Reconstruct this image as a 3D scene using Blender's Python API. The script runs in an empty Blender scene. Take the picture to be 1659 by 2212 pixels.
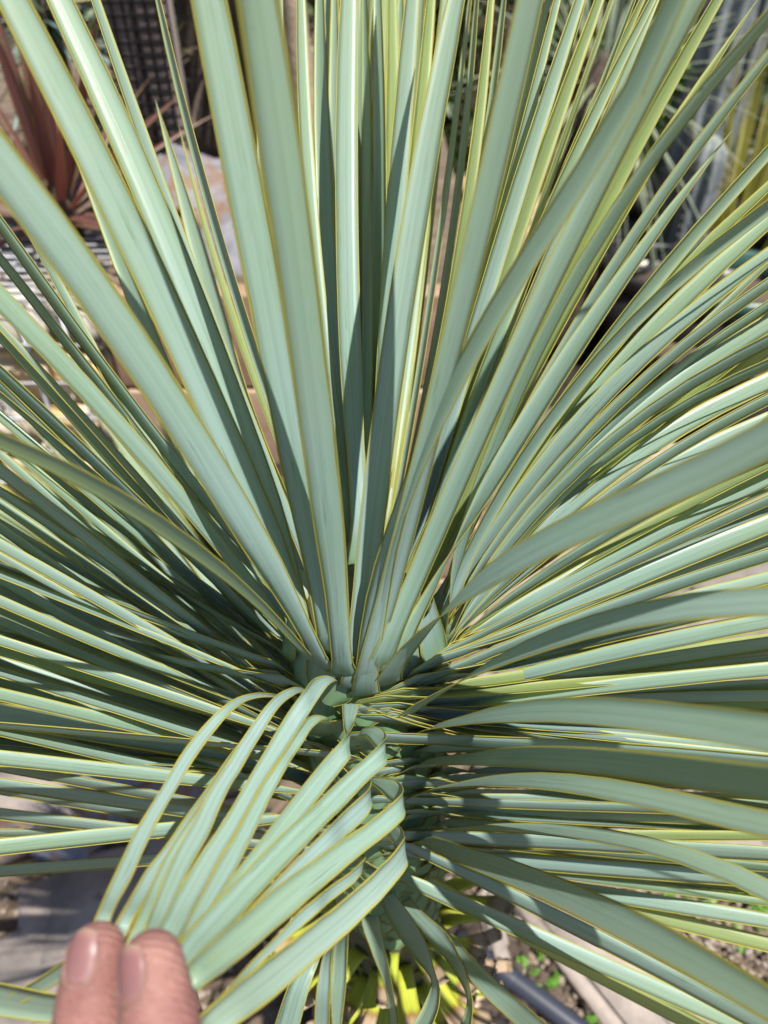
import bpy, bmesh, math, random
import numpy as np
from mathutils import Vector, Matrix, noise

random.seed(7)
rng = np.random.default_rng(7)
R = math.radians
scene = bpy.context.scene
COL = scene.collection

# ------------------------------------------------------------------ camera
PITCH = R(40)
CAM = np.array([0.0, 0.0, 1.35])
FWD = np.array([0, math.cos(PITCH), -math.sin(PITCH)])
UPV = np.array([0, math.sin(PITCH), math.cos(PITCH)])
RGT = np.array([1.0, 0, 0])
cam_data = bpy.data.cameras.new('camera')
cam = bpy.data.objects.new('camera', cam_data)
COL.objects.link(cam)
cam.location = CAM
cam.rotation_euler = (math.pi / 2 - PITCH, 0, 0)
cam_data.sensor_fit = 'VERTICAL'
cam_data.sensor_height = 36.0
cam_data.lens = 36.0 * 1550 / 2212
cam_data.clip_start = 0.01
cam_data.clip_end = 400
cam_data.dof.use_dof = True
cam_data.dof.focus_distance = 0.36
cam_data.dof.aperture_fstop = 7.5
scene.camera = cam

# ------------------------------------------------------------------ light
SUN_TO = np.array([0.27, -0.25, 0.93])
SUN_TO = SUN_TO / np.linalg.norm(SUN_TO)
world = bpy.data.worlds.new('World')
scene.world = world
world.use_nodes = True
wn = world.node_tree
bg = wn.nodes['Background']
sky = wn.nodes.new('ShaderNodeTexSky')
sky.sky_type = 'NISHITA'
sky.sun_disc = False
sky.sun_elevation = math.asin(SUN_TO[2])
sky.sun_rotation = math.atan2(SUN_TO[0], SUN_TO[1])
wn.links.new(sky.outputs[0], bg.inputs[0])
bg.inputs[1].default_value = 0.068
sd = bpy.data.lights.new('sun', 'SUN')
sd.energy = 5.0
sd.angle = R(0.53)
sd.color = (1.0, 0.95, 0.87)
sun = bpy.data.objects.new('sun', sd)
COL.objects.link(sun)
sun.rotation_euler = Vector(-SUN_TO).to_track_quat('-Z', 'Y').to_euler()
sun.location = (2, -1, 5)
scene.view_settings.view_transform = 'Standard'
scene.view_settings.look = 'None'
scene.view_settings.gamma = 1
scene.view_settings.exposure = 1.14
scene.view_settings.use_curve_mapping = False


def norm(v):
    return v / (np.linalg.norm(v, axis=-1, keepdims=True) + 1e-12)


def ray(ox, oy):
    return RGT * ((ox - 829.5) / 1550) + UPV * ((1106 - oy) / 1550) + FWD


def P(ox, oy, d):
    """World point seen in direction (ox, oy) at distance d along the view axis."""
    return CAM + ray(ox, oy) * d


def on_z(ox, oy, z):
    r = ray(ox, oy)
    return CAM + r * ((z - CAM[2]) / r[2])


def on_y(ox, oy, y):
    r = ray(ox, oy)
    return CAM + r * (y / r[1])


# ------------------------------------------------------------------ materials
def new_mat(name):
    m = bpy.data.materials.new(name)
    m.use_nodes = True
    nt = m.node_tree
    return m, nt, nt.nodes['Principled BSDF'], nt.nodes['Material Output']


def ramp(nt, fac, stops, interp='LINEAR'):
    n = nt.nodes.new('ShaderNodeValToRGB')
    n.color_ramp.interpolation = interp
    e = n.color_ramp.elements
    while len(e) < len(stops):
        e.new(0.5)
    for el, (p, c) in zip(e, stops):
        el.position = p
        el.color = (*c, 1) if len(c) == 3 else c
    nt.links.new(fac, n.inputs[0])
    return n.outputs[0]


def math_node(nt, op, a, b=None, clamp=False):
    n = nt.nodes.new('ShaderNodeMath')
    n.operation = op
    n.use_clamp = clamp
    for i, v in enumerate((a, b)):
        if v is None:
            continue
        if isinstance(v, (int, float)):
            n.inputs[i].default_value = v
        else:
            nt.links.new(v, n.inputs[i])
    return n.outputs[0]


def mix(nt, fac, a, b, blend='MIX'):
    n = nt.nodes.new('ShaderNodeMix')
    n.data_type = 'RGBA'
    n.blend_type = blend
    for s, v in ((n.inputs[0], fac), (n.inputs[6], a), (n.inputs[7], b)):
        if isinstance(v, (int, float)):
            s.default_value = v
        elif isinstance(v, tuple):
            s.default_value = (*v, 1)
        else:
            nt.links.new(v, s)
    return n.outputs[2]


def noise_tex(nt, vec, scale, detail=4, rough=0.55, dist=0.0):
    n = nt.nodes.new('ShaderNodeTexNoise')
    n.inputs['Scale'].default_value = scale
    n.inputs['Detail'].default_value = detail
    n.inputs['Roughness'].default_value = rough
    n.inputs['Distortion'].default_value = dist
    if vec is not None:
        nt.links.new(vec, n.inputs['Vector'])
    return n.outputs['Fac']


def bump(nt, bsdf, h, strength=0.3, dist=0.002):
    n = nt.nodes.new('ShaderNodeBump')
    n.inputs['Strength'].default_value = strength
    n.inputs['Distance'].default_value = dist
    nt.links.new(h, n.inputs['Height'])
    nt.links.new(n.outputs[0], bsdf.inputs['Normal'])


def coords(nt, kind='Object'):
    n = nt.nodes.new('ShaderNodeTexCoord')
    return n.outputs[kind]


def rand_out(nt):
    return nt.nodes.new('ShaderNodeObjectInfo').outputs['Random']


def mottled(name, cols, scale=8, rough=0.8, bump_s=0.4, bump_scale=40, bdist=0.004, rand=0.0, detail=6, kind='Object', stretch=None):
    """Stone, soil, timber ...: a colour ramp over noise with a fine bump."""
    m, nt, b, o = new_mat(name)
    c = coords(nt, kind)
    if stretch or rand:
        mp = nt.nodes.new('ShaderNodeMapping')
        mp.inputs['Scale'].default_value = stretch or (1, 1, 1)
        nt.links.new(c, mp.inputs[0])
        if rand:
            r = rand_out(nt)
            cx = nt.nodes.new('ShaderNodeCombineXYZ')
            for i in range(3):
                nt.links.new(math_node(nt, 'MULTIPLY', r, (17.3, 5.1, 9.7)[i]), cx.inputs[i])
            nt.links.new(cx.outputs[0], mp.inputs['Location'])
        c = mp.outputs[0]
    f = noise_tex(nt, c, scale, detail, 0.6)
    if rand:
        r = rand_out(nt)
        f = math_node(nt, 'ADD', f, math_node(nt, 'MULTIPLY', math_node(nt, 'SUBTRACT', r, 0.5), rand), True)
    n = len(cols)
    col = ramp(nt, f, [(0.25 + 0.5 * i / max(1, n - 1), tuple(x * .6 for x in cc)) for i, cc in enumerate(cols)])
    g = noise_tex(nt, c, bump_scale, 5, 0.6)
    col = mix(nt, 0.35, col, ramp(nt, g, [(0.3, (0.45, 0.45, 0.45)), (0.7, (1.0, 1.0, 1.0))]), 'MULTIPLY')
    nt.links.new(col, b.inputs['Base Color'])
    b.inputs['Roughness'].default_value = rough
    bump(nt, b, g, bump_s, bdist)
    return m


def leaf_material(name, blue, green, lime, trans=0.3, streak=0.5, tip=True, basegreen=(0.115, 0.22, 0.085)):
    m, nt, b, o = new_mat(name)
    uv = nt.nodes.new('ShaderNodeUVMap')
    sp = nt.nodes.new('ShaderNodeSeparateXYZ')
    nt.links.new(uv.outputs[0], sp.inputs[0])
    u, v = sp.outputs[0], sp.outputs[1]
    r = rand_out(nt)

    def vec(su, sv, k):
        c = nt.nodes.new('ShaderNodeCombineXYZ')
        nt.links.new(math_node(nt, 'MULTIPLY', u, su), c.inputs[0])
        nt.links.new(math_node(nt, 'MULTIPLY', v, sv), c.inputs[1])
        nt.links.new(math_node(nt, 'MULTIPLY', r, k), c.inputs[2])
        return c.outputs[0]
    big = noise_tex(nt, vec(1.2, 9, 37), 1.0, 3)
    col = mix(nt, ramp(nt, math_node(nt, 'ADD', big, math_node(nt, 'MULTIPLY', math_node(nt, 'SUBTRACT', r, 0.5), 0.35)),
                       [(0.35, (0, 0, 0)), (0.75, (1, 1, 1))]), blue, green)
    # long fine veins
    fine = noise_tex(nt, vec(26, 3.0, 51), 1.0, 3, 0.6)
    col = mix(nt, streak, col, ramp(nt, fine, [(0.3, (0.72, 0.76, 0.76)), (0.55, (1.0, 1.0, 1.0)), (0.75, (1.12, 1.12, 1.1))]), 'MULTIPLY')
    fine2 = noise_tex(nt, vec(70, 1.6, 67), 1.0, 2, 0.5)
    nearb = ramp(nt, v, [(0.02, (0.3, 0.3, 0.3)), (0.05, (1, 1, 1)), (0.28, (0.35, 0.35, 0.35))])
    col = mix(nt, math_node(nt, 'MULTIPLY', nearb, streak * 1.3), col, ramp(nt, fine2, [(0.36, (0.62, 0.68, 0.70)), (0.5, (1.0, 1.0, 1.0)), (0.68, (1.12, 1.1, 1.1))]), 'MULTIPLY')
    # rubbed and scratched dark marks in the wax
    scr = noise_tex(nt, vec(14, 38, 83), 1.0, 4, 0.7)
    where = noise_tex(nt, vec(2.0, 14, 19), 1.0, 2)
    sf = math_node(nt, 'MULTIPLY', ramp(nt, scr, [(0.56, (0, 0, 0)), (0.66, (1, 1, 1))]),
                   ramp(nt, where, [(0.46, (0, 0, 0)), (0.62, (1, 1, 1))]))
    col = mix(nt, math_node(nt, 'MULTIPLY', sf, 0.75), col, (0.06, 0.105, 0.06))
    # midline
    du = math_node(nt, 'ABSOLUTE', math_node(nt, 'SUBTRACT', u, 0.5))
    ml = ramp(nt, du, [(0.0, (1, 1, 1)), (0.06, (0, 0, 0))])
    col = mix(nt, math_node(nt, 'MULTIPLY', ml, 0.34), col, (0.09, 0.15, 0.14))
    # yellow creeping in beside the margin
    ed = ramp(nt, du, [(0.36, (0, 0, 0)), (0.47, (1, 1, 1))])
    col = mix(nt, math_node(nt, 'MULTIPLY', ed, 0.4), col, (0.33, 0.36, 0.08))
    # yellower green towards the tip
    if name == 'glaucous_leaf':
        tz = ramp(nt, v, [(0.13, (0, 0, 0)), (0.36, (1, 1, 1))])
        col = mix(nt, math_node(nt, 'MULTIPLY', tz, 0.5), col, (0.225, 0.29, 0.14))
    # green, wax-free clasping base
    bz = ramp(nt, v, [(0.008, (1, 1, 1)), (0.03, (0, 0, 0))])
    col = mix(nt, math_node(nt, 'MULTIPLY', bz, 0.75), col, basegreen)
    if name == 'cut_leaf_base':
        jag = math_node(nt, 'ADD', v, math_node(nt, 'MULTIPLY', math_node(nt, 'SUBTRACT', fine, .5), .012))
        col = mix(nt, ramp(nt, jag, [(0.107, (0, 0, 0)), (0.110, (1, 1, 1))]), col, (0.17, 0.075, 0.03))
        col = mix(nt, ramp(nt, jag, [(0.111, (0, 0, 0)), (0.1135, (1, 1, 1))]), col, (0.34, 0.25, 0.17))
    nt.links.new(col, b.inputs['Base Color'])
    b.inputs['Roughness'].default_value = 0.42
    b.inputs['Specular IOR Level'].default_value = 0.45
    bump(nt, b, fine, 0.25, 0.0006)
    tr = nt.nodes.new('ShaderNodeBsdfTranslucent')
    nt.links.new(mix(nt, 0.35, lime, col), tr.inputs[0])
    ms = nt.nodes.new('ShaderNodeMixShader')
    ms.inputs[0].default_value = trans
    nt.links.new(b.outputs[0], ms.inputs[1])
    nt.links.new(tr.outputs[0], ms.inputs[2])
    nt.links.new(ms.outputs[0], o.inputs[0])
    return m


def plain(name, col, rough=0.6, spec=0.4, metal=0.0, var=0.25, scale=20):
    m, nt, b, o = new_mat(name)
    f = noise_tex(nt, coords(nt), scale, 4)
    c = mix(nt, var, tuple(x * .8 for x in col), ramp(nt, f, [(0.3, (0.5, 0.5, 0.5)), (0.7, (1.25, 1.25, 1.25))]), 'MULTIPLY')
    nt.links.new(c, b.inputs['Base Color'])
    b.inputs['Roughness'].default_value = rough
    b.inputs['Specular IOR Level'].default_value = spec
    b.inputs['Metallic'].default_value = metal
    bump(nt, b, f, 0.15, 0.002)
    return m


def foliage_mat(name, c1, c2, trans=0.3, rough=0.5):
    m, nt, b, o = new_mat(name)
    g = nt.nodes.new('ShaderNodeNewGeometry')
    f = noise_tex(nt, coords(nt), 9, 3)
    rr = g.outputs['Random Per Island']
    f = math_node(nt, 'ADD', math_node(nt, 'MULTIPLY', f, 0.5), math_node(nt, 'MULTIPLY', rr, 0.5))
    c = ramp(nt, f, [(0.25, c1), (0.75, c2)])
    nt.links.new(c, b.inputs['Base Color'])
    b.inputs['Roughness'].default_value = rough
    tr = nt.nodes.new('ShaderNodeBsdfTranslucent')
    nt.links.new(c, tr.inputs[0])
    ms = nt.nodes.new('ShaderNodeMixShader')
    ms.inputs[0].default_value = trans
    nt.links.new(b.outputs[0], ms.inputs[1])
    nt.links.new(tr.outputs[0], ms.inputs[2])
    nt.links.new(ms.outputs[0], o.inputs[0])
    return m


M = {}
M['leaf'] = leaf_material('glaucous_leaf', (0.195, 0.280, 0.268), (0.180, 0.275, 0.210), (0.46, 0.60, 0.16), 0.24)
M['backlit_tint'] = leaf_material('backlit_leaf', (0.24, 0.31, 0.145), (0.255, 0.32, 0.105), (0.58, 0.70, 0.15), 0.45)  # lime glow of sun through the blade, put into this leaf colour
M['margin'] = plain('yellow_margin', (0.50, 0.45, 0.075), 0.5, 0.3, 0, 0.35, 60)
_nt = M['margin'].node_tree
_b = _nt.nodes['Principled BSDF']
_src = _b.inputs['Base Color'].links[0].from_socket
_nt.links.new(mix(_nt, math_node(_nt, 'MULTIPLY', rand_out(_nt), .6), _src, (0.24, 0.235, 0.07)), _b.inputs['Base Color'])
_t = _nt.nodes.new('ShaderNodeBsdfTranslucent')
_t.inputs[0].default_value = (.5, .45, .07, 1)
_m = _nt.nodes.new('ShaderNodeMixShader')
_m.inputs[0].default_value = .42
_nt.links.new(_nt.nodes['Principled BSDF'].outputs[0], _m.inputs[1])
_nt.links.new(_t.outputs[0], _m.inputs[2])
_nt.links.new(_m.outputs[0], _nt.nodes['Material Output'].inputs[0])
M['stub'] = leaf_material('cut_leaf_base', (0.42, 0.43, 0.04), (0.30, 0.37, 0.04), (0.5, 0.55, 0.05), 0.12, 0.8, False, (0.33, 0.3, 0.04))
M['cut'] = mottled('dry_cut_end', [(0.16, 0.09, 0.05), (0.45, 0.33, 0.22), (0.6, 0.5, 0.4)], 120, 0.9, 0.5, 300, 0.001)
M['trunk'] = mottled('yucca_trunk', [(0.05, 0.06, 0.03), (0.12, 0.13, 0.06), (0.2, 0.15, 0.09)], 40, 0.9, 0.5, 160, 0.002)
M['fibre'] = plain('dry_fibre', (0.42, 0.30, 0.19), 0.9, 0.2)
M['soil'] = mottled('soil', [(0.09, 0.06, 0.04), (0.2, 0.14, 0.095), (0.34, 0.27, 0.2)], 14, 0.95, 1.0, 110, 0.008, kind='Object')
M['pebble'] = mottled('pebble', [(0.12, 0.085, 0.06), (0.32, 0.235, 0.165), (0.36, 0.31, 0.26), (0.6, 0.54, 0.47)], 75, 0.8, 0.2, 200, 0.001)
M['slab'] = mottled('paving_stone', [(0.21, 0.185, 0.17), (0.34, 0.285, 0.255), (0.44, 0.37, 0.32)], 14, 0.8, 0.4, 60, 0.003, 0.45)
M['slate'] = mottled('slate_stone', [(0.12, 0.12, 0.145), (0.20, 0.20, 0.245), (0.23, 0.23, 0.265), (0.24, 0.13, 0.07), (0.24, 0.235, 0.25)], 26, 0.7, 0.5, 50, 0.004, 0.25)
M['gabion_stone'] = mottled('gabion_stone', [(0.5, 0.46, 0.42), (0.8, 0.68, 0.54), (0.85, 0.54, 0.2), (0.88, 0.64, 0.36), (0.92, 0.8, 0.66)], 15, 0.85, 0.6, 55, 0.004, 0.7)
M['wire'] = plain('galvanised_wire', (0.4, 0.42, 0.44), 0.45, 0.5, 0.5, 0.2)
M['plank'] = mottled('pink_timber', [(0.38, 0.23, 0.15), (0.5, 0.32, 0.22), (0.56, 0.39, 0.28)], 3, 0.75, 0.3, 40, 0.002, 0.3, stretch=(0.6, 6, 9))
M['grey_wood'] = mottled('weathered_wood', [(0.26, 0.20, 0.18), (0.46, 0.37, 0.33), (0.6, 0.5, 0.46)], 4, 0.85, 0.4, 40, 0.002, 0.3, stretch=(8, 8, 0.7))
M['shadow_wire'] = plain('shadow_mesh', (0.008, 0.008, 0.008), 0.9, 0.1)  # near-black so the wires double as their shadow grid on the planks
M['red'] = leaf_material('red_strap_leaf', (0.15, 0.055, 0.05), (0.10, 0.035, 0.035), (0.4, 0.1, 0.06), 0.2, 0.6, False, (0.3, 0.1, 0.08))
M['blue'] = leaf_material('blue_frond', (0.10, 0.19, 0.21), (0.13, 0.2, 0.17), (0.2, 0.3, 0.15), 0.2, 0.4, False, (0.2, 0.25, 0.15))
M['pale'] = leaf_material('pale_dry_leaf', (0.42, 0.35, 0.19), (0.36, 0.34, 0.14), (0.5, 0.42, 0.2), 0.3, 0.4, False, (0.35, 0.3, 0.2))
M['grass'] = leaf_material('yellow_green_grass', (0.36, 0.38, 0.07), (0.42, 0.32, 0.1), (0.5, 0.45, 0.08), 0.35, 0.3, False, (0.3, 0.3, 0.08))
M['greyleaf'] = leaf_material('grey_green_leaf', (0.2, 0.25, 0.2), (0.26, 0.3, 0.19), (0.3, 0.35, 0.15), 0.25, 0.4, False, (0.25, 0.25, 0.18))
M['bark'] = mottled('brown_bark', [(0.03, 0.02, 0.015), (0.1, 0.07, 0.05), (0.2, 0.14, 0.1)], 12, 0.95, 1.0, 60, 0.01)
M['black'] = plain('black_plastic', (0.018, 0.018, 0.02), 0.4, 0.5, 0, 0.4)
M['mat'] = plain('woven_ground_cloth', (0.025, 0.024, 0.023), 0.95, 0.05, 0, 0.5, 8)
M['green_rim'] = plain('dark_green_plastic', (0.03, 0.09, 0.075), 0.4, 0.5)
M['cactus'] = mottled('cactus_skin', [(0.18, 0.22, 0.22), (0.27, 0.31, 0.32), (0.38, 0.4, 0.42)], 20, 0.7, 0.3, 80, 0.002)
M['weed'] = foliage_mat('weed_leaf', (0.08, 0.2, 0.02), (0.2, 0.38, 0.06))
M['shrub'] = foliage_mat('shrub_leaf', (0.05, 0.13, 0.02), (0.17, 0.32, 0.05))
M['hedge'] = foliage_mat('hedge_leaf', (0.015, 0.035, 0.012), (0.06, 0.1, 0.03), 0.2)
M['pipe'] = plain('dark_pipe', (0.03, 0.034, 0.05), 0.4, 0.5, 0, 0.3)
M['cream'] = mottled('cream_rock', [(0.36, 0.25, 0.16), (0.55, 0.44, 0.31), (0.64, 0.55, 0.42)], 10, 0.9, 0.6, 60, 0.005)
M['yellow'] = plain('yellow_flower', (0.7, 0.6, 0.02), 0.6)
M['orange'] = plain('orange_bark_piece', (0.55, 0.32, 0.1), 0.8)


def skin_mat():
    m, nt, b, o = new_mat('skin')
    c = coords(nt)
    f = noise_tex(nt, c, 55, 4, 0.55)
    g = noise_tex(nt, c, 420, 3, 0.6)
    col = ramp(nt, f, [(0.3, (0.15, 0.065, 0.057)), (0.5, (0.205, 0.098, 0.085)), (0.72, (0.26, 0.14, 0.113))])
    col = mix(nt, 0.25, col, ramp(nt, g, [(0.3, (0.75, 0.7, 0.7)), (0.7, (1.1, 1.1, 1.1))]), 'MULTIPLY')
    nt.links.new(col, b.inputs['Base Color'])
    b.inputs['Roughness'].default_value = 0.62
    b.inputs['Specular IOR Level'].default_value = 0.3
    b.inputs['Subsurface Weight'].default_value = 0.25
    b.inputs['Subsurface Radius'].default_value = (1.0, 0.35, 0.2)
    b.inputs['Subsurface Scale'].default_value = 0.004
    mp = nt.nodes.new('ShaderNodeMapping')
    mp.inputs['Scale'].default_value = (1, 3, 1)
    nt.links.new(c, mp.inputs[0])
    w = noise_tex(nt, mp.outputs[0], 500, 3, 0.6)
    wv = nt.nodes.new('ShaderNodeTexWave')
    wv.bands_direction = 'Y'
    wv.inputs['Scale'].default_value = 150
    wv.inputs['Distortion'].default_value = 5
    wv.inputs['Detail'].default_value = 3
    wv.inputs['Detail Scale'].default_value = 2
    nt.links.new(c, wv.inputs['Vector'])
    w = math_node(nt, 'ADD', w, math_node(nt, 'MULTIPLY', wv.outputs['Fac'], math_node(nt, 'MULTIPLY', f, .9)))
    bump(nt, b, w, 0.8, 0.0007)
    return m


M['skin'] = skin_mat()
M['fold'] = plain('nail_fold_skin', (0.215, 0.115, 0.095), 0.65, 0.3, 0, .3, 300)


def nail_mat():
    m, nt, b, o = new_mat('fingernail')
    uv = nt.nodes.new('ShaderNodeUVMap')
    sp = nt.nodes.new('ShaderNodeSeparateXYZ')
    nt.links.new(uv.outputs[0], sp.inputs[0])
    col = ramp(nt, sp.outputs[1], [(0.0, (0.2, 0.11, 0.10)), (0.2, (0.165, 0.082, 0.08)), (0.8, (0.16, 0.075, 0.074)), (0.92, (0.2, 0.112, 0.092)), (1.0, (0.24, 0.16, 0.125))])
    nt.links.new(col, b.inputs['Base Color'])
    b.inputs['Roughness'].default_value = 0.42
    b.inputs['Specular IOR Level'].default_value = 0.35
    b.inputs['Subsurface Weight'].default_value = 0.2
    b.inputs['Subsurface Scale'].default_value = 0.003
    return m


M['nail'] = nail_mat()


# ------------------------------------------------------------------ object helpers
def link(o, parent=None):
    COL.objects.link(o)
    if parent is not None:
        o.parent = parent
        o.matrix_parent_inverse = Matrix.Translation(-parent.location)
    return o


def obj_from(name, verts, faces, mats, parent=None, mat_idx=None, uvs=None, smooth=True):
    me = bpy.data.meshes.new(name)
    me.from_pydata([tuple(v) for v in verts], [], [tuple(int(i) for i in f) for f in faces])
    if not isinstance(mats, (list, tuple)):
        mats = [mats]
    for m in mats:
        me.materials.append(m)
    if mat_idx is not None:
        me.polygons.foreach_set('material_index', np.asarray(mat_idx, dtype=np.int32))
    if smooth:
        me.polygons.foreach_set('use_smooth', np.ones(len(me.polygons), dtype=bool))
    if uvs is not None:
        lay = me.uv_layers.new(name='UVMap')
        li = np.empty(len(me.loops), dtype=np.int32)
        me.loops.foreach_get('vertex_index', li)
        lay.data.foreach_set('uv', np.asarray(uvs, dtype=np.float32)[li].ravel())
    me.update()
    o = bpy.data.objects.new(name, me)
    return link(o, parent)


def bm_obj(name, bm, mats, parent=None, smooth=False, bevel=0):
    if bevel:
        bmesh.ops.bevel(bm, geom=list(bm.edges), offset=bevel, segments=2, affect='EDGES', profile=0.7)
    me = bpy.data.meshes.new(name)
    bm.to_mesh(me)
    bm.free()
    for m in (mats if isinstance(mats, (list, tuple)) else [mats]):
        me.materials.append(m)
    if smooth:
        me.polygons.foreach_set('use_smooth', np.ones(len(me.polygons), dtype=bool))
    return link(bpy.data.objects.new(name, me), parent)


def tag(o, label, cat, group=None, kind=None):
    o['label'] = label
    o['category'] = cat
    if group:
        o['group'] = group
    if kind:
        o['kind'] = kind
    return o


def thing(name, loc, label, cat, group=None):
    o = bpy.data.objects.new(name, None)
    o.empty_display_size = 0.02
    o.location = loc
    COL.objects.link(o)
    return tag(o, label, cat, group)


def structure(o):
    o['kind'] = 'structure'
    return o


def catmull(pts, n, ts=None):
    """Smooth resampling of control points by chord length: n stations."""
    pts = np.asarray(pts, float)
    k = len(pts)
    d = np.linalg.norm(np.diff(pts[:, :3], axis=0), axis=1)
    t = np.concatenate([[0], np.cumsum(np.maximum(d, 1e-6))])
    if ts is None:
        ts = np.linspace(0, t[-1], n)
    else:
        ts = np.asarray(ts) * t[-1]
    # finite-difference tangents
    m = np.zeros_like(pts)
    for i in range(k):
        if i == 0:
            m[i] = (pts[1] - pts[0]) / (t[1] - t[0])
        elif i == k - 1:
            m[i] = (pts[-1] - pts[-2]) / (t[-1] - t[-2])
        else:
            a = (pts[i] - pts[i - 1]) / (t[i] - t[i - 1])
            b = (pts[i + 1] - pts[i]) / (t[i + 1] - t[i])
            w = (t[i + 1] - t[i]) / (t[i + 1] - t[i - 1])
            m[i] = a * w + b * (1 - w)
    out = np.empty((len(ts), pts.shape[1]))
    for q, s in enumerate(ts):
        i = min(max(np.searchsorted(t, s) - 1, 0), k - 2)
        h = t[i + 1] - t[i]
        x = (s - t[i]) / h
        out[q] = ((2 * x**3 - 3 * x**2 + 1) * pts[i] + (x**3 - 2 * x**2 + x) * h * m[i]
                  + (-2 * x**3 + 3 * x**2) * pts[i + 1] + (x**3 - x**2) * h * m[i + 1])
    return out


SINK = None
MRNG = np.random.default_rng(99)


def ribbon(name, A, B, mats, parent, keel=0.05, margin=0.0008, bead=0.00028, s0=0.0, label=None):
    """A leaf blade between two edge curves (n x 3 each): a keeled sheet with a raised margin bead along both edges."""
    n = len(A)
    C = (A + B) / 2
    wv = B - A
    w = np.linalg.norm(wv, axis=1)
    wd = norm(wv)
    T = norm(np.gradient(C, axis=0))
    N = norm(np.cross(T, wd))
    s = np.concatenate([[0], np.cumsum(np.linalg.norm(np.diff(C, axis=0), axis=1))]) + s0
    us = [0.0, 0.28, 0.5, 0.72, 1.0]
    mg = np.minimum(margin * (1 + np.clip(s - .1, 0, .3) * 1.8), w * 0.25)
    rows, uvs = [], []
    mg = mg * MRNG.uniform(.6, 1.05) * (1 + .22 * MRNG.standard_normal(n).clip(-1.5, 1.5))
    inner_a = A + wd * mg[:, None]
    inner_w = (w - 2 * mg)
    for u in us:
        k = keel * w * (1 - (2 * u - 1) ** 2)
        rows.append(inner_a + wd * (inner_w * u)[:, None] - N * k[:, None])
        uvs.append(np.stack([np.full(n, 0.04 + 0.92 * u), s], 1))
    bd = np.minimum(bead, w * 0.2)[:, None]
    for (E, sgn, uu) in ((A, 1, 0.0), (B, -1, 1.0)):
        rows.append(E)
        uvs.append(np.stack([np.full(n, uu), s], 1))
        mid = E + wd * (sgn * mg * 0.45)[:, None]
        rows.append(mid + N * bd)
        uvs.append(np.stack([np.full(n, uu), s], 1))
        rows.append(mid - N * bd)
        uvs.append(np.stack([np.full(n, uu), s], 1))
    V = np.concatenate(rows)
    UV = np.concatenate(uvs)
    idx = lambda r, i: r * n + i
    F, MI = [], []
    strips = [(0, 1, 0), (1, 2, 0), (2, 3, 0), (3, 4, 0),
              (5, 6, 1), (6, 0, 1), (7, 5, 1), (0, 7, 1),
              (9, 8, 1), (4, 9, 1), (8, 10, 1), (10, 4, 1)]
    i = np.arange(n - 1)
    for a, b, mi in strips:
        F.append(np.stack([a * n + i, a * n + i + 1, b * n + i + 1, b * n + i], 1))
        MI += [mi] * (n - 1)
    if SINK is not None:
        SINK.append((V, np.concatenate(F), MI, UV))
        return None
    o = obj_from(name, V, np.concatenate(F), mats, parent, MI, UV)
    if label:
        o['label'] = label
    return o


# ------------------------------------------------------------------ ground and terrace (structure)
def grid_ground():
    n = 60
    v, f = [], []
    xs = np.concatenate([[-150, -60, -20, -8], np.linspace(-3, 3, n), [8, 20, 60, 150]])
    ys = np.concatenate([[-150, -60, -20, -8], np.linspace(-3, 4, n), [8, 20, 60, 150]])
    for y in ys:
        for x in xs:
            z = 0.012 * noise.noise((x * 3, y * 3, 0)) + 0.006 * noise.noise((x * 11, y * 11, 3))
            v.append((x, y, z - 0.01))
    w = len(xs)
    for j in range(len(ys) - 1):
        for i in range(w - 1):
            f.append((j * w + i, j * w + i + 1, (j + 1) * w + i + 1, (j + 1) * w + i))
    return structure(obj_from('ground', v, f, M['soil']))


ground = grid_ground()


def box_bm(bm, c, s, rot=None):
    r = bmesh.ops.create_cube(bm, size=1)
    mat = Matrix.Translation(c) @ (rot.to_4x4() if rot is not None else Matrix.Identity(4)) @ Matrix.Diagonal((*s, 1))
    bmesh.ops.transform(bm, matrix=mat, verts=r['verts'])
    return r['verts']


bm = bmesh.new()
box_bm(bm, (-4.02, 5.23, 0.415), (8.4, 8.0, 0.83))
terrace = structure(bm_obj('terrace', bm, M['soil']))


# ------------------------------------------------------------------ rocks
def rock_mesh(name, size, mat, seed, rough=0.25, sub=3, flat=False):
    rs = random.Random(seed)
    bm = bmesh.new()
    bmesh.ops.create_cube(bm, size=1)
    bmesh.ops.bevel(bm, geom=list(bm.edges), offset=0.14, segments=2, affect='EDGES')
    bmesh.ops.subdivide_edges(bm, edges=list(bm.edges), cuts=1, use_grid_fill=True)
    off = Vector((rs.uniform(0, 50), rs.uniform(0, 50), rs.uniform(0, 50)))
    sh = [(rs.uniform(-.3, .3), rs.uniform(-.3, .3)) for _ in range(3)]
    for v in bm.verts:
        p = v.co.copy()
        n1 = noise.noise(p * 1.7 + off)
        n2 = noise.noise(p * 4.5 + off)
        v.co += p.normalized() * (rough * n1 + rough * 0.4 * n2)
        v.co.x += sh[0][0] * p.y * 0.6
        v.co.y += sh[1][0] * p.x * 0.6
        if not flat:
            v.co.z += sh[2][0] * p.x * 0.4
    for v in bm.verts:
        v.co = Vector((v.co.x * size[0], v.co.y * size[1], v.co.z * size[2]))
    me = bpy.data.meshes.new(name)
    bm.to_mesh(me)
    bm.free()
    me.materials.append(mat)
    me.polygons.foreach_set('use_smooth', np.ones(len(me.polygons), dtype=bool))
    return me


def rock(name, loc, size, mat, seed, rot=(0, 0, 0), parent=None, rough=0.25, flat=False):
    o = bpy.data.objects.new(name, rock_mesh(name, size, mat, seed, rough, flat=flat))
    o.location = loc
    o.rotation_euler = rot
    COL.objects.link(o)
    if parent is not None:
        o.parent = parent
        o.matrix_parent_inverse = Matrix.Translation(-parent.location)
    return o


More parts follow.
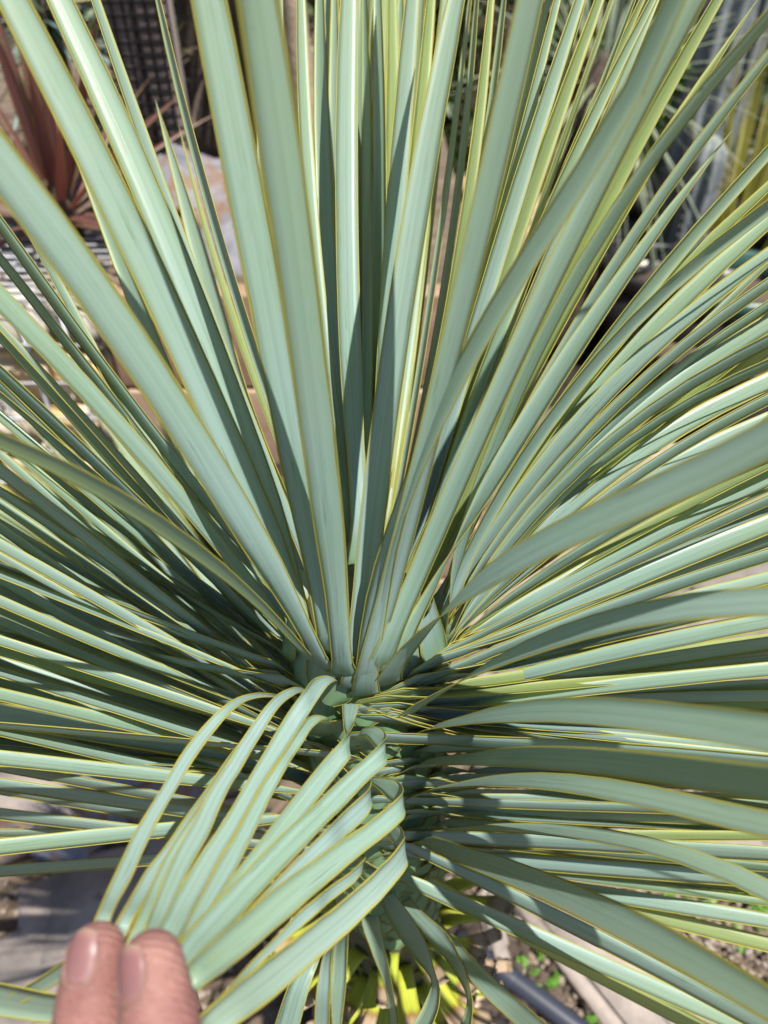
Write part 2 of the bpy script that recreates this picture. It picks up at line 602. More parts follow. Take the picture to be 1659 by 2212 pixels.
# ------------------------------------------------------------------ gabion basket on the left
GY = 1.16
gab = thing('gabion_wall', (-1.2, GY, 0), 'wire gabion basket filled with yellow and grey stones beside the timber wall', 'gabion')
gx0, gx1, gz1 = -1.9, -0.5, 0.83
z = 0.0
row = 0
seed = 100
while z < gz1 - 0.03:
    h = random.uniform(0.085, 0.125)
    h = min(h, gz1 - z)
    x = gx0 + random.uniform(0, 0.05)
    while x < gx1 - 0.03:
        w = random.uniform(0.11, 0.24)
        if x + w > gx1:
            w = gx1 - x
        rock('stone', (x + w / 2, GY + 0.09 + random.uniform(-.01, .02), z + h / 2), (w * 0.95, 0.17, h * 0.95), M['gabion_stone'], seed, (random.uniform(-.15, .15), random.uniform(-.12, .12), random.uniform(-.1, .1)), gab, 0.22)
        seed += 1
        x += w + 0.006
    z += h + 0.004
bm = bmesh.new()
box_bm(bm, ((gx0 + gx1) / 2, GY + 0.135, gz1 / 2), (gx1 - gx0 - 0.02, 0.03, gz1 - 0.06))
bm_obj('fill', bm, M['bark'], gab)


def wires_bm(segs, r, sides=6):
    bm = bmesh.new()
    for a, b in segs:
        a, b = Vector(a), Vector(b)
        d = b - a
        L = d.length
        res = bmesh.ops.create_cone(bm, cap_ends=True, segments=sides, radius1=r, radius2=r, depth=L)
        bmesh.ops.transform(bm, matrix=Matrix.Translation((a + b) / 2) @ d.to_track_quat('Z', 'Y').to_matrix().to_4x4(), verts=res['verts'])
    return bm


segs = []
x = gx0
while x <= gx1 + 0.001:
    segs.append(((x, GY - 0.012, 0.0), (x, GY - 0.012, gz1)))
    x += 0.075
zz = 0.02
while zz <= gz1 + 0.001:
    segs.append(((gx0, GY - 0.018, zz), (gx1, GY - 0.018, zz)))
    zz += 0.075
for k in range(14):
    yy = GY - 0.012 + k * 0.032
    segs.append(((gx0, yy, gz1 + 0.02), (gx1, yy, gz1 + 0.02)))
o = bm_obj('wire_mesh', wires_bm(segs, 0.003), M['wire'], gab, True)
o['kind'] = 'stuff'
# flat pale stones just under the top wires
x = gx0
while x < gx1 - 0.05:
    w = random.uniform(0.14, 0.26)
    w = min(w, gx1 - x)
    for yy in (GY + 0.22, GY + 0.36):
        rock('stone', (x + w / 2, yy, gz1 - 0.03), (w * 0.95, 0.13, 0.07), M['slate'], seed, (0, 0, random.uniform(-.1, .1)), gab)
        seed += 1
    x += w

# ------------------------------------------------------------------ timber retaining wall
tim = thing('timber_wall', (0, 1.2, 0), 'pinkish timber plank retaining wall right behind the yucca', 'retaining wall')
zs = [0.0, 0.16, 0.32, 0.49, 0.665, 0.85]
for k in range(5):
    bm = bmesh.new()
    box_bm(bm, (-0.145 + 0.01 * (k % 2), 1.195 + 0.006 * ((k * 7) % 3), (zs[k] + zs[k + 1]) / 2), (0.69, 0.05, zs[k + 1] - zs[k] - 0.007))
    bm_obj('plank', bm, M['plank'], tim, True, 0.004)
for k in range(5):
    bm = bmesh.new()
    box_bm(bm, (0.208 + 0.004 * (k % 2), 1.56, (zs[k] + zs[k + 1]) / 2), (0.045, 0.66, zs[k + 1] - zs[k] - 0.007))
    bm_obj('plank', bm, M['plank'], tim, True, 0.004)

# ------------------------------------------------------------------ paving stones (parts of the paving)
pav = structure(bpy.data.objects.new('paving', None))
COL.objects.link(pav)
seed = 400


def slab_at(ox, oy, w, l, rot, mat, h=0.05, z=0.012):
    global seed
    p = on_z(ox, oy, 0.0)
    seed += 1
    return rock('stone', (p[0], p[1], z), (w, l, h), mat, seed, (random.uniform(-.03, .03), random.uniform(-.03, .03), rot), pav, 0.13, True)


for (ox, oy, w, l, rot, mt) in [
        (60, 1420, .26, .16, .2, 'slab'), (190, 1440, .2, .15, -.3, 'slate'), (310, 1480, .2, .16, .3, 'slab'), (40, 1530, .22, .14, 0, 'slate'),
        (170, 1540, .18, .12, .4, 'slab'), (300, 1590, .2, .14, -.2, 'slate'), (30, 1625, .16, .12, .1, 'slab'), (140, 1635, .14, .11, -.2, 'slab'),
        (60, 1720, .24, .13, -.15, 'slab'), (240, 1690, .2, .13, .3, 'slate'), (230, 1755, .14, .09, .1, 'slate'), (350, 1730, .2, .12, -.3, 'slate'),
        (50, 1815, .16, .08, .3, 'slate'), (140, 1830, .14, .08, -.3, 'slate'), (430, 1660, .2, .14, .2, 'slab'),
        (280, 1950, .36, .2, .35, 'slab'), (150, 2080, .26, .17, .6, 'slab'), (420, 1850, .25, .15, .2, 'slab'),
        (1320, 2090, .15, .36, .55, 'slab'), (1470, 2190, .12, .3, .55, 'slab'), (1480, 1800, .3, .1, -.12, 'slab'), (1640, 1860, .24, .1, -.2, 'slab'),
        (1060, 2010, .035, .12, .25, 'slab'), (1250, 1930, .16, .05, -.5, 'slab'),
        (1500, 1350, .5, .3, .1, 'slab'), (1300, 1400, .4, .3, -.1, 'slab'), (1620, 1240, .6, .4, 0, 'slab'), (1340, 1240, .5, .4, .1, 'slab'),
        (1150, 1300, .4, .3, .1, 'slab'), (1520, 1120, .7, .5, .05, 'slab'), (1260, 1080, .6, .5, .1, 'slab'), (1450, 1480, .4, .25, .1, 'slab'),
        (1620, 1540, .35, .22, -.1, 'slab'), (1180, 1480, .34, .25, .1, 'slab'), (1420, 950, .8, .5, .05, 'slab'), (1640, 960, .8, .6, .05, 'slab'),
        (1330, 1590, .3, .16, .1, 'slab'), (1150, 1600, .26, .16, .1, 'slab')]:
    slab_at(ox, oy, w, l, rot, M[mt])

# gravel: pebbles scattered over the soil (stuff)
verts, faces = [], []
ico = bmesh.new()
bmesh.ops.create_icosphere(ico, subdivisions=1, radius=1)
iv = np.array([v.co[:] for v in ico.verts])
ifc = np.array([[v.index for v in f.verts] for f in ico.faces])
ico.free()
cnt = 0
VV, FF = [], []
for k in range(9500):
    if k < 7500:
        c = on_z(random.uniform(880, 1760), random.uniform(1650, 2330), 0.0)
    else:
        c = on_z(random.uniform(-100, 500), random.uniform(1750, 2330), 0.0)
    v_ = norm(c - CAM)
    px_ = 829.5 + 1550 * (v_ @ RGT) / (v_ @ FWD)
    py_ = 1106 - 1550 * (v_ @ UPV) / (v_ @ FWD)
    if 700 < px_ < 1110 and py_ > 1930 and random.random() < .93:
        continue
    s = 0.0016 + 0.0085 * random.random() ** 3.5
    q = iv * (s * rng.uniform(0.7, 1.2, 3)) * (1 + 0.15 * rng.standard_normal((len(iv), 1)))
    a = random.uniform(0, 6.28)
    rm = np.array([[math.cos(a), -math.sin(a), 0], [math.sin(a), math.cos(a), 0], [0, 0, 1]])
    VV.append(q @ rm.T + np.array([c[0], c[1], s * 0.3]))
    FF.append(ifc + cnt)
    cnt += len(iv)
g = obj_from('gravel', np.concatenate(VV), np.concatenate(FF), M['pebble'])
tag(g, 'loose tan gravel scattered over the soil', 'gravel', kind='stuff')

# soil clods at the foot of the trunk (stuff)
VV, FF, cnt = [], [], 0
for k in range(1500):
    c = on_z(random.gauss(950, 130), random.gauss(2150, 110), 0.0)
    s = 0.004 + 0.014 * random.random() ** 2
    q = iv * (s * rng.uniform(0.7, 1.2, 3)) * (1 + 0.25 * rng.standard_normal((len(iv), 1)))
    VV.append(q + np.array([c[0], c[1], s * 0.5]))
    FF.append(ifc + cnt)
    cnt += len(iv)
g = obj_from('soil_clods', np.concatenate(VV), np.concatenate(FF), M['bark'])
tag(g, 'dark crumbly soil heaped at the foot of the yucca', 'soil', kind='stuff')


def leaf_cloud(name, centers, n, size, mat, parent=None, seed=0, flat=0.0):
    """Small leaf-shaped faces spread through ellipsoids (cx,cy,cz,rx,ry,rz)."""
    r = np.random.default_rng(seed)
    V, F = [], []
    k = 0
    for i in range(n):
        c = centers[i % len(centers)]
        d = norm(r.standard_normal(3)) * r.uniform(0.35, 1.0) ** 0.5
        p = np.array(c[:3]) + d * np.array(c[3:])
        a = norm(r.standard_normal(3) + np.array([0, 0, flat]))
        b = norm(np.cross(a, r.standard_normal(3)))
        t = np.cross(a, b)
        s = size * r.uniform(0.6, 1.3)
        V += [p - b * s, p + t * s * 0.45 + a * s * .12, p + b * s, p - t * s * 0.45 + a * s * .12]
        F.append((k, k + 1, k + 2, k + 3))
        k += 4
    return obj_from(name, V, F, mat, parent, smooth=False)


cs = []
for (ox, oy, rx) in [(1345, 1735, .05), (1400, 1760, .045), (1370, 1790, .04), (1460, 1880, .05), (1520, 1910, .06), (1590, 1930, .05), (1640, 1985, .05), (1600, 1870, .04), (1310, 1725, .03), (1660, 1910, .05),
                     (1180, 2080, .02), (1230, 2040, .025), (1205, 2130, .02), (1120, 2040, .02)]:
    p = on_z(ox, oy, 0.012)
    cs.append((p[0], p[1], 0.014, rx, rx * .8, .016))
cs = [(c[0] + random.gauss(0, .045), c[1] + random.gauss(0, .03), c[2] * random.uniform(.5, 1.2), c[3] * random.uniform(.15, .6), c[4] * random.uniform(.15, .6), c[5]) for c in cs for _ in range(6)]
g = leaf_cloud('weeds', cs, 6500, 0.0055, M['weed'], None, 3, 1.2)
tag(g, 'low bright green weeds growing over the gravel', 'weeds', kind='stuff')

# ------------------------------------------------------------------ dark pipe on the ground
def tube(name, pts, r, mat, parent=None, sides=12, n=24, caps=True):
    C = catmull(pts, n)
    T = norm(np.gradient(C, axis=0))
    ref = np.array([0, 0, 1.0]) if abs(T[0][2]) < 0.9 else np.array([1.0, 0, 0])
    V, F = [], []
    rr = np.full(n, r) if np.isscalar(r) else np.interp(np.linspace(0, 1, n), np.linspace(0, 1, len(r)), r)
    for i in range(n):
        a = norm(np.cross(T[i], ref))
        b = np.cross(a, T[i])
        for k in range(sides):
            th = 2 * math.pi * k / sides
            V.append(C[i] + (a * math.cos(th) + b * math.sin(th)) * rr[i])
    for i in range(n - 1):
        for k in range(sides):
            F.append((i * sides + k, i * sides + (k + 1) % sides, (i + 1) * sides + (k + 1) % sides, (i + 1) * sides + k))
    if caps:
        F.append(tuple(range(sides))[::-1])
        F.append(tuple((n - 1) * sides + k for k in range(sides)))
    return obj_from(name, V, F, mat, parent)


p0, p1 = on_z(985, 2025, 0.02), on_z(1300, 2260, 0.02)
pipe = thing('pipe', (p0[0], p0[1], 0.0), 'dark blue-grey drain pipe lying on the soil at the foot of the yucca', 'pipe')
tube('tube', [p0, p0 * .6 + p1 * .4, p1, p1 + (p1 - p0) * 1.5], 0.017, M['pipe'], pipe)
q = p0 * .68 + p1 * .32
tube('joint', [q, q + (p1 - p0) * .1], 0.0195, M['pipe'], pipe)

# ------------------------------------------------------------------ slate slabs leaning on the terrace
for (ox, oy, Y, sx, sy, sz, rot, lab) in [
        (440, 500, 1.46, .24, .045, .30, (-.5, .35, .2), 'rust-spotted bluish slate slab leaning behind the others'),
        (470, 600, 1.33, .21, .05, .17, (-.5, -.25, .1), 'dark grey slate slab leaning on the timber wall top'),
        (300, 655, 1.27, .2, .08, .075, (-.2, .1, .2), 'pale bluish stone lying beside the gabion top'),
        (400, 640, 1.25, .15, .06, .085, (-.2, 0, -.1), 'pale slate block in the middle of the timber wall top'),
        (395, 440, 1.6, .15, .06, .17, (-.35, .2, .4), 'mottled grey slate slab standing below the mesh-covered post')]:
    p = on_y(ox, oy, Y)
    seed += 1
    tag(rock('slate_slab', p, (sx, sy, sz), M['slate'], seed, rot), lab, 'stone', 'slate slabs on the terrace')

# ------------------------------------------------------------------ strap-leaved plants
def blade_path(base, d, L, W, n, droop, mat, parent, twist=0.0, name='leaf', keel=0.12, nose=0.75):
    base, d = np.asarray(base, float), norm(np.asarray(d, float))
    s = np.linspace(0, 1, n)
    C = base + np.outer(s * L, d)
    C[:, 2] -= droop * L * s ** 2
    T = norm(np.gradient(C, axis=0))
    up = np.array([0, 0, 1.0])
    N = up - T * (T @ up)[:, None]
    N = norm(N + 1e-6)
    S = np.cross(T, N)
    a = twist * s
    S = S * np.cos(a)[:, None] + N * np.sin(a)[:, None]
    w = W * np.minimum(1, 0.55 + s * 2.5) * np.clip((1 - s ** 3), 0.02, 1)
    return ribbon(name, C - S * w[:, None] / 2, C + S * w[:, None] / 2, [mat, mat], parent, keel)


def rosette(name, loc, n, L, W, el0, el1, mat, label, cat, droop=0.25, trunk_h=0.0, seed=1, az=None, stem_r=0.03, stem_mat='bark'):
    r = random.Random(seed)
    t = thing(name, loc, label, cat)
    top = np.array(loc) + np.array([0, 0, trunk_h])
    tube('trunk', [np.array(loc) - [0, 0, .02], np.array(loc) * .5 + top * .5, top + [0, 0, .03]], [stem_r * 1.2, stem_r, stem_r], M[stem_mat], t, 10, 8)
    for i in range(n):
        f = (i + 0.5) / n
        a = i * 2.39996 + r.uniform(-.15, .15)
        if az is not None:
            a = az[0] + (a % 6.28318) / 6.28318 * (az[1] - az[0])
        e = R(el0 + (el1 - el0) * f + r.uniform(-8, 8))
        d = (math.cos(a) * math.cos(e), math.sin(a) * math.cos(e), math.sin(e))
        blade_path(top + np.array([math.cos(a), math.sin(a), 0]) * stem_r * .6 + np.array([0, 0, -.06 * f]), d, L * r.uniform(.75, 1.1), W * r.uniform(.8, 1.15), 9, droop * r.uniform(.5, 1.4), mat, t, r.uniform(-1, 1))
    return t


p = on_y(165, 580, 1.46)
rosette('red_cordyline', (p[0], p[1], 0.83), 44, 0.36, 0.026, 88, -5, M['red'], 'red-brown strap-leaved plant growing behind the gabion', 'plant', 0.12, 0.1, 5)
p = on_y(120, 130, 2.1)
rosette('blue_yucca', (p[0], p[1], 0.83), 90, 0.42, 0.014, 85, -40, M['blue'], 'blue-grey spiky plant standing behind the red-brown strap-leaved plant', 'plant', 0.05, 0.36, 6)
p = on_y(270, 80, 2.5)
rosette('fan_plant', (p[0], p[1], 0.83), 60, 0.5, 0.022, 80, -25, M['blue'], 'dark blue-green fronded plant beside the mesh-covered post', 'plant', 0.15, 0.4, 16)

# small yellow flower
p = on_y(254, 566, 1.3)
fl = thing('flower', (p[0], p[1], 0.83), 'single small yellow flower under the red-brown strap leaves', 'flower')
tube('stem', [(p[0], p[1], .83), (p[0], p[1], p[2])], 0.002, M['weed'], fl, 6, 5)
for k in range(7):
    a = k * 2 * math.pi / 7
    blade_path(p, (math.cos(a), math.sin(a) - .3, .5), 0.014, 0.01, 5, 0.2, M['yellow'], fl, 0, 'petal')

# ------------------------------------------------------------------ weathered post with mesh
pl = on_y(350, 250, 1.75)
post = thing('trellis', (pl[0], 1.75, 0.83), 'weathered timber trellis with square wire mesh nailed over it, blackened for its shadow grid', 'trellis')
for k, (dx, w, dz) in enumerate([(-.052, .05, 1.0), (.018, .078, .95)]):
    bm = bmesh.new()
    box_bm(bm, (pl[0] + dx, 1.75 + .004 * k, 0.83 + dz / 2), (w, 0.03, dz))
    bm_obj('plank', bm, M['grey_wood'], post, True, 0.003)
segs = []
for k in range(7):
    x = pl[0] - .075 + k * .022
    segs.append(((x, 1.715, .84), (x, 1.715, 1.75)))
for k in range(40):
    segs.append(((pl[0] - .08, 1.708, .86 + k * .022), (pl[0] + .06, 1.708, .86 + k * .022)))
o = bm_obj('wire_mesh', wires_bm(segs, 0.0025), M['shadow_wire'], post, True)
o['kind'] = 'stuff'


# palm trunk with a skirt of dry leaves behind the mesh
p = on_y(500, 180, 2.15)
palm = thing('palm_tree', (p[0], 2.15, 0.83), 'shaggy brown palm trunk with dry hanging leaves beside the trellis', 'palm tree')
tube('trunk', [(p[0], 2.15, .8), (p[0] + .01, 2.15, 1.4), (p[0], 2.16, 2.2)], [.13, .11, .1], M['bark'], palm, 14, 16)
rp = random.Random(4)
for i in range(60):
    a = rp.uniform(math.pi, 2 * math.pi)
    zz = rp.uniform(1.0, 1.75)
    blade_path((p[0] + .1 * math.cos(a), 2.15 + .1 * math.sin(a), zz), (math.cos(a), math.sin(a), rp.uniform(-1.2, .6)), rp.uniform(.15, .35), .014, 7, .3, M['pale'] if i % 3 else M['bark'], palm, rp.uniform(-1, 1))

# pale narrow trunk seen between the central leaves
p = on_y(640, 250, 1.9)
tr = thing('bare_tree', (p[0], 1.9, .83), 'slender pale tan tree trunk seen between the tallest yucca leaves', 'tree')
tube('trunk', [(p[0] + .03, 1.9, .8), (p[0] + .01, 1.9, 1.2), (p[0] - .01, 1.9, 2.0)], [.032, .026, .022], M['cream'], tr, 10, 12)
tube('branch', [(p[0], 1.9, 1.7), (p[0] + .05, 1.92, 1.9), (p[0] + .12, 1.95, 2.1)], [.016, .012, .008], M['cream'], tr, 8, 8)

# ------------------------------------------------------------------ right-hand background
p = on_z(1165, 560, 0.05)
tag(rock('cream_rock', (p[0], p[1], .12), (.52, .4, .36), M['cream'], 900, (0, 0, .3)), 'big rounded cream rock on the ground beyond the timber wall end', 'rock', 'cream rocks')
p = on_z(1300, 560, 0.05)
tag(rock('cream_rock', (p[0], p[1], .1), (.36, .36, .34), M['cream'], 901, (0, 0, 1.0)), 'smaller cream rock between the big one and the black pots', 'rock', 'cream rocks')
p = on_y(1180, 440, 4.0)
rosette('grass_tuft', (p[0], p[1], 0.0), 80, .85, .022, 88, 35, M['grass'], 'yellow-green grass tuft behind the cream rocks', 'grass tuft', .5, .02, 8)
p = on_z(1610, 690, 0.0)
for (ox, oy, lab, sd_) in [(1590, 520, 'tall yellow-orange reedy grass behind the black pots', 9)]:
    q = on_y(ox, oy, 2.9)
    rosette('reed_grass', (q[0], q[1], 0.0), 70, 1.15, .016, 90, 68, M['grass'], lab, 'grass', .08, .02, sd_)


def lathe(bm, prof, c, sides=28):
    rings = []
    for (r, z) in prof:
        rings.append([bm.verts.new((c[0] + r * math.cos(2 * math.pi * k / sides), c[1] + r * math.sin(2 * math.pi * k / sides), c[2] + z)) for k in range(sides)])
    for a, b in zip(rings, rings[1:]):
        for k in range(sides):
            bm.faces.new((a[k], a[(k + 1) % sides], b[(k + 1) % sides], b[k]))
    return rings


def pot(loc, r, h, label, rim='black', plant=None):
    t = thing('plant_pot', loc, label, 'plant pot', 'black pots on the right')
    bm = bmesh.new()
    rings = lathe(bm, [(r * .78, 0), (r * .95, h * .86), (r * .93, h * .86), (r * .76, h * .1)], (0, 0, 0))
    bm.faces.new(rings[0][::-1])
    bm.faces.new(rings[-1])
    bmesh.ops.translate(bm, verts=bm.verts, vec=loc)
    bm_obj('body', bm, M['black'], t, True)
    bm = bmesh.new()
    lathe(bm, [(r * .955, h * .84), (r * 1.02, h * .85), (r * 1.04, h * .97), (r * 1.0, h), (r * .93, h * .985), (r * .925, h * .84)], loc)
    bm_obj('rim', bm, M[rim], t, True)
    bm = bmesh.new()
    rings = lathe(bm, [(r * .92, h * .8), (r * .5, h * .83)], loc)
    bm.faces.new(rings[-1])
    bm_obj('potting_soil', bm, M['bark'], t, True)
    return t


pot(tuple(on_y(1560, 700, 2.3) * [1, 1, 0]), .24, .44, 'wide black pot with a dark green rim, right of the yucca', 'green_rim')
pot(tuple(on_y(1400, 690, 2.5) * [1, 1, 0]), .2, .4, 'middle black plant pot with a matching black rim', 'black')
pot(tuple(on_y(1640, 640, 2.95) * [1, 1, 0]), .22, .42, 'black plant pot partly hidden behind the green-rimmed pot', 'black')
pot(tuple(on_y(1330, 640, 3.1) * [1, 1, 0]), .2, .5, 'leftmost and farthest black plant pot below the shaggy tree', 'black')

for (ox, oy, Y, r_, h_, lab) in [
        (1500, 760, 2.05, .17, .32, 'small black plant pot nearest the yucca on the right'), (1640, 820, 1.95, .18, .34, 'black plant pot at the right edge in front of the green-rimmed pot'),
        (1280, 720, 2.7, .17, .36, 'black plant pot left of the short grey cactus'), (1450, 640, 3.3, .2, .42, 'black plant pot directly behind the short grey cactus')]:
    pot(tuple(on_y(ox, oy, Y) * [1, 1, 0]), r_, h_, lab)
mat_v = []
for (x, y) in [(.45, 1.75), (4.6, 1.75), (4.6, 4.7), (.45, 4.7)]:
    mat_v.append((x, y, .022))
for (x, y) in [(.45, 1.75), (4.6, 1.75), (4.6, 4.7), (.45, 4.7)]:
    mat_v.append((x, y, -.02))
structure(obj_from('weed_mat', mat_v, [(0, 1, 2, 3), (4, 7, 6, 5), (0, 4, 5, 1), (1, 5, 6, 2), (2, 6, 7, 3), (3, 7, 4, 0)], M['mat'], smooth=False))

# ribbed grey columnar cacti
def cactus(loc, r, h, label, ribs=9):
    t = thing('cactus', loc, label, 'cactus', 'grey columnar cacti')
    n, sides = 30, ribs * 6
    V, F = [], []
    for i in range(n + 1):
        f = i / n
        rr = r * (1 - max(0, (f - .9) / .1) ** 2 * .85)
        for k in range(sides):
            th = 2 * math.pi * k / sides
            q = rr * (1 + .16 * math.cos(th * ribs))
            V.append((loc[0] + q * math.cos(th), loc[1] + q * math.sin(th), loc[2] + h * f))
    for i in range(n):
        for k in range(sides):
            F.append((i * sides + k, i * sides + (k + 1) % sides, (i + 1) * sides + (k + 1) % sides, (i + 1) * sides + k))
    F.append(tuple(n * sides + k for k in range(sides)))
    obj_from('stem', V, F, M['cactus'], t)
    S = []
    for k in range(ribs):
        th = 2 * math.pi * k / ribs
        for i in range(1, 22):
            z = loc[2] + h * i / 23
            c = np.array([loc[0] + r * 1.16 * math.cos(th), loc[1] + r * 1.16 * math.sin(th), z])
            for j in range(2):
                S.append((c, c + np.array([math.cos(th + (j - .5)), math.sin(th + (j - .5)), .4]) * .016))
    o = bm_obj('spines', wires_bm(S, .0008, 3), M['cream'], t)
    o['kind'] = 'stuff'
    return t


q = on_y(1555, 80, 2.9)
cactus((q[0], 2.9, 0), .085, 1.75, 'tall thick grey columnar cactus behind the pots')
q = on_y(1610, 150, 3.2)
cactus((q[0], 3.2, 0), .05, 1.6, 'thinner grey columnar cactus right of the thick one', 7)
q = on_y(1490, 490, 2.75)
cactus((q[0], 2.75, 0), .06, .75, 'short grey columnar cactus between the black pots', 8)

# grey-green shaggy plant with a dark trunk
q = on_y(1270, 330, 2.6)
rosette('shaggy_tree', (q[0], 2.6, 0), 110, .55, .012, 80, -65, M['greyleaf'], 'shaggy grey-green tree with a thick dark trunk at upper right', 'tree', .25, .98, 12, None, .11)
# bright shrub
q = on_y(1480, 170, 3.0)
sh = thing('shrub', (q[0], 3.0, 0), 'bright green leafy shrub growing beside the tall cactus', 'shrub')
tube('trunk', [(q[0], 3.0, 0), (q[0] + .02, 3.0, .5), (q[0], 3.0, 1.0)], [.02, .016, .01], M['bark'], sh, 8, 8)
leaf_cloud('crown', [(q[0], 3.0, 1.12, .16, .16, .14), (q[0] - .1, 2.95, .95, .14, .12, .12), (q[0] + .08, 3.02, 1.3, .12, .12, .12), (q[0] - .05, 3, .7, .12, .1, .16)], 1800, .02, M['shrub'], sh, 21)
# fallen orange bark piece at the wall end
q = on_y(1168, 880, 1.3)
tag(rock('bark_piece', (.56, 1.32, .05), (.1, .05, .08), M['orange'], 950, (0, 0, .4)), 'orange piece of bark on the ground at the timber wall end', 'bark')
# dark hedges closing the view
for i, (x0, y0, rx, hh, lab) in enumerate([(-2.2, 4.6, 1.6, 2.4, 'dark green hedge far behind the red-brown strap-leaved plant'), (0.4, 5.2, 1.5, 2.6, 'dark green hedge far behind the tallest central leaves'),
                                           (3.0, 5.4, 1.7, 2.6, 'dark green hedge far behind the grey cacti')]):
    h = thing('hedge', (x0, y0, 0), lab, 'hedge', 'dark hedges at the back')
    leaf_cloud('crown', [(x0 + dx, y0 + random.uniform(-.2, .2), zz, .6, .35, .5) for dx in np.linspace(-rx, rx, 6) for zz in (.35, 1.0, 1.7)], 5200, .06, M['hedge'], h, 30 + i)
    tube('trunk', [(x0, y0 + .2, -.02), (x0, y0 + .2, .8), (x0, y0 + .2, 1.6)], [.1, .09, .06], M['bark'], h, 8, 8)
fence = thing('fence', (0, 6.2, 0), 'dark timber board fence behind the hedges', 'fence')
for k in range(44):
    bm = bmesh.new()
    box_bm(bm, (-6.2 + k * .29, 6.2 + .004 * (k % 2), 1.0), (.28, .03, 2.0))
    bm_obj('board', bm, M['bark'], fence)


# ================================================================== THE YUCCA
TY = 0.25
TR = 0.042


def axis_pt(z):
    """Trunk axis: leans slightly to the right going down."""
    f = (1.10 - z) / 0.5
    return np.array([-0.011 + 0.022 * f, TY, z])


yuc = thing('yucca', (0.03, TY, 0.0), 'large blue-green spiky yucca with yellow-edged leaves on a short trunk', 'yucca')
tube('trunk', [axis_pt(-.03), axis_pt(.3), axis_pt(.6), axis_pt(.85), axis_pt(1.08)], [.05, .046, .042, .042, .03], M['trunk'], yuc, 16, 30)
LEAFM = [M['leaf'], M['margin']]
n_leaf = 0


def width_profile(s, L, W):
    base = 1 + 1.15 * np.exp(-(s / 0.015) ** 2) - 0.28 * np.exp(-((s - 0.045) / 0.05) ** 2)
    base = base * np.sqrt(np.clip(1 - (1 - np.clip(s / .011, 0, 1)) ** 2, .02, 1))
    x = np.clip(s / L, 0, 1)
    return W * base * np.clip(1 - np.clip((x - 0.5) / 0.5, 0, 1) ** 2.0, 0.02, 1)


def rot_about(v, k, a):
    return v * math.cos(a) + np.cross(k, v) * math.sin(a) + k * (k @ v) * (1 - math.cos(a))


def build_leaf(C, Nb, Ne, W, n=20, keel=0.06, blend=(0.015, 0.14), s_dense=True, mats=None):
    """C: control points from base to tip; Nb / Ne: blade normal at the base and from mid-length on."""
    global n_leaf
    ts = np.linspace(0, 1, n) ** (1.5 if s_dense else 1.0)
    Q = catmull(C, n, ts)
    s = np.concatenate([[0], np.cumsum(np.linalg.norm(np.diff(Q, axis=0), axis=1))])
    L = s[-1]
    T = norm(np.gradient(Q, axis=0))
    x = np.clip((s - blend[0]) / (blend[1] - blend[0]), 0, 1)
    x = x * x * (3 - 2 * x)
    if Nb @ Ne < 0:
        Ne = -Ne
    N = Nb[None] * (1 - x)[:, None] + Ne[None] * x[:, None]
    N = norm(N - T * np.sum(N * T, axis=1)[:, None])
    S = np.cross(T, N)
    w = width_profile(s, L, W)
    A, B = Q - S * w[:, None] / 2, Q + S * w[:, None] / 2
    # the base clasps the trunk: edges bend back towards the axis
    cl = 0.25 * np.exp(-(s / 0.018) ** 2) * w
    A, B = A - N * cl[:, None], B - N * cl[:, None]
    n_leaf += 1
    return ribbon('leaf', A, B, mats or LEAFM, yuc, keel)


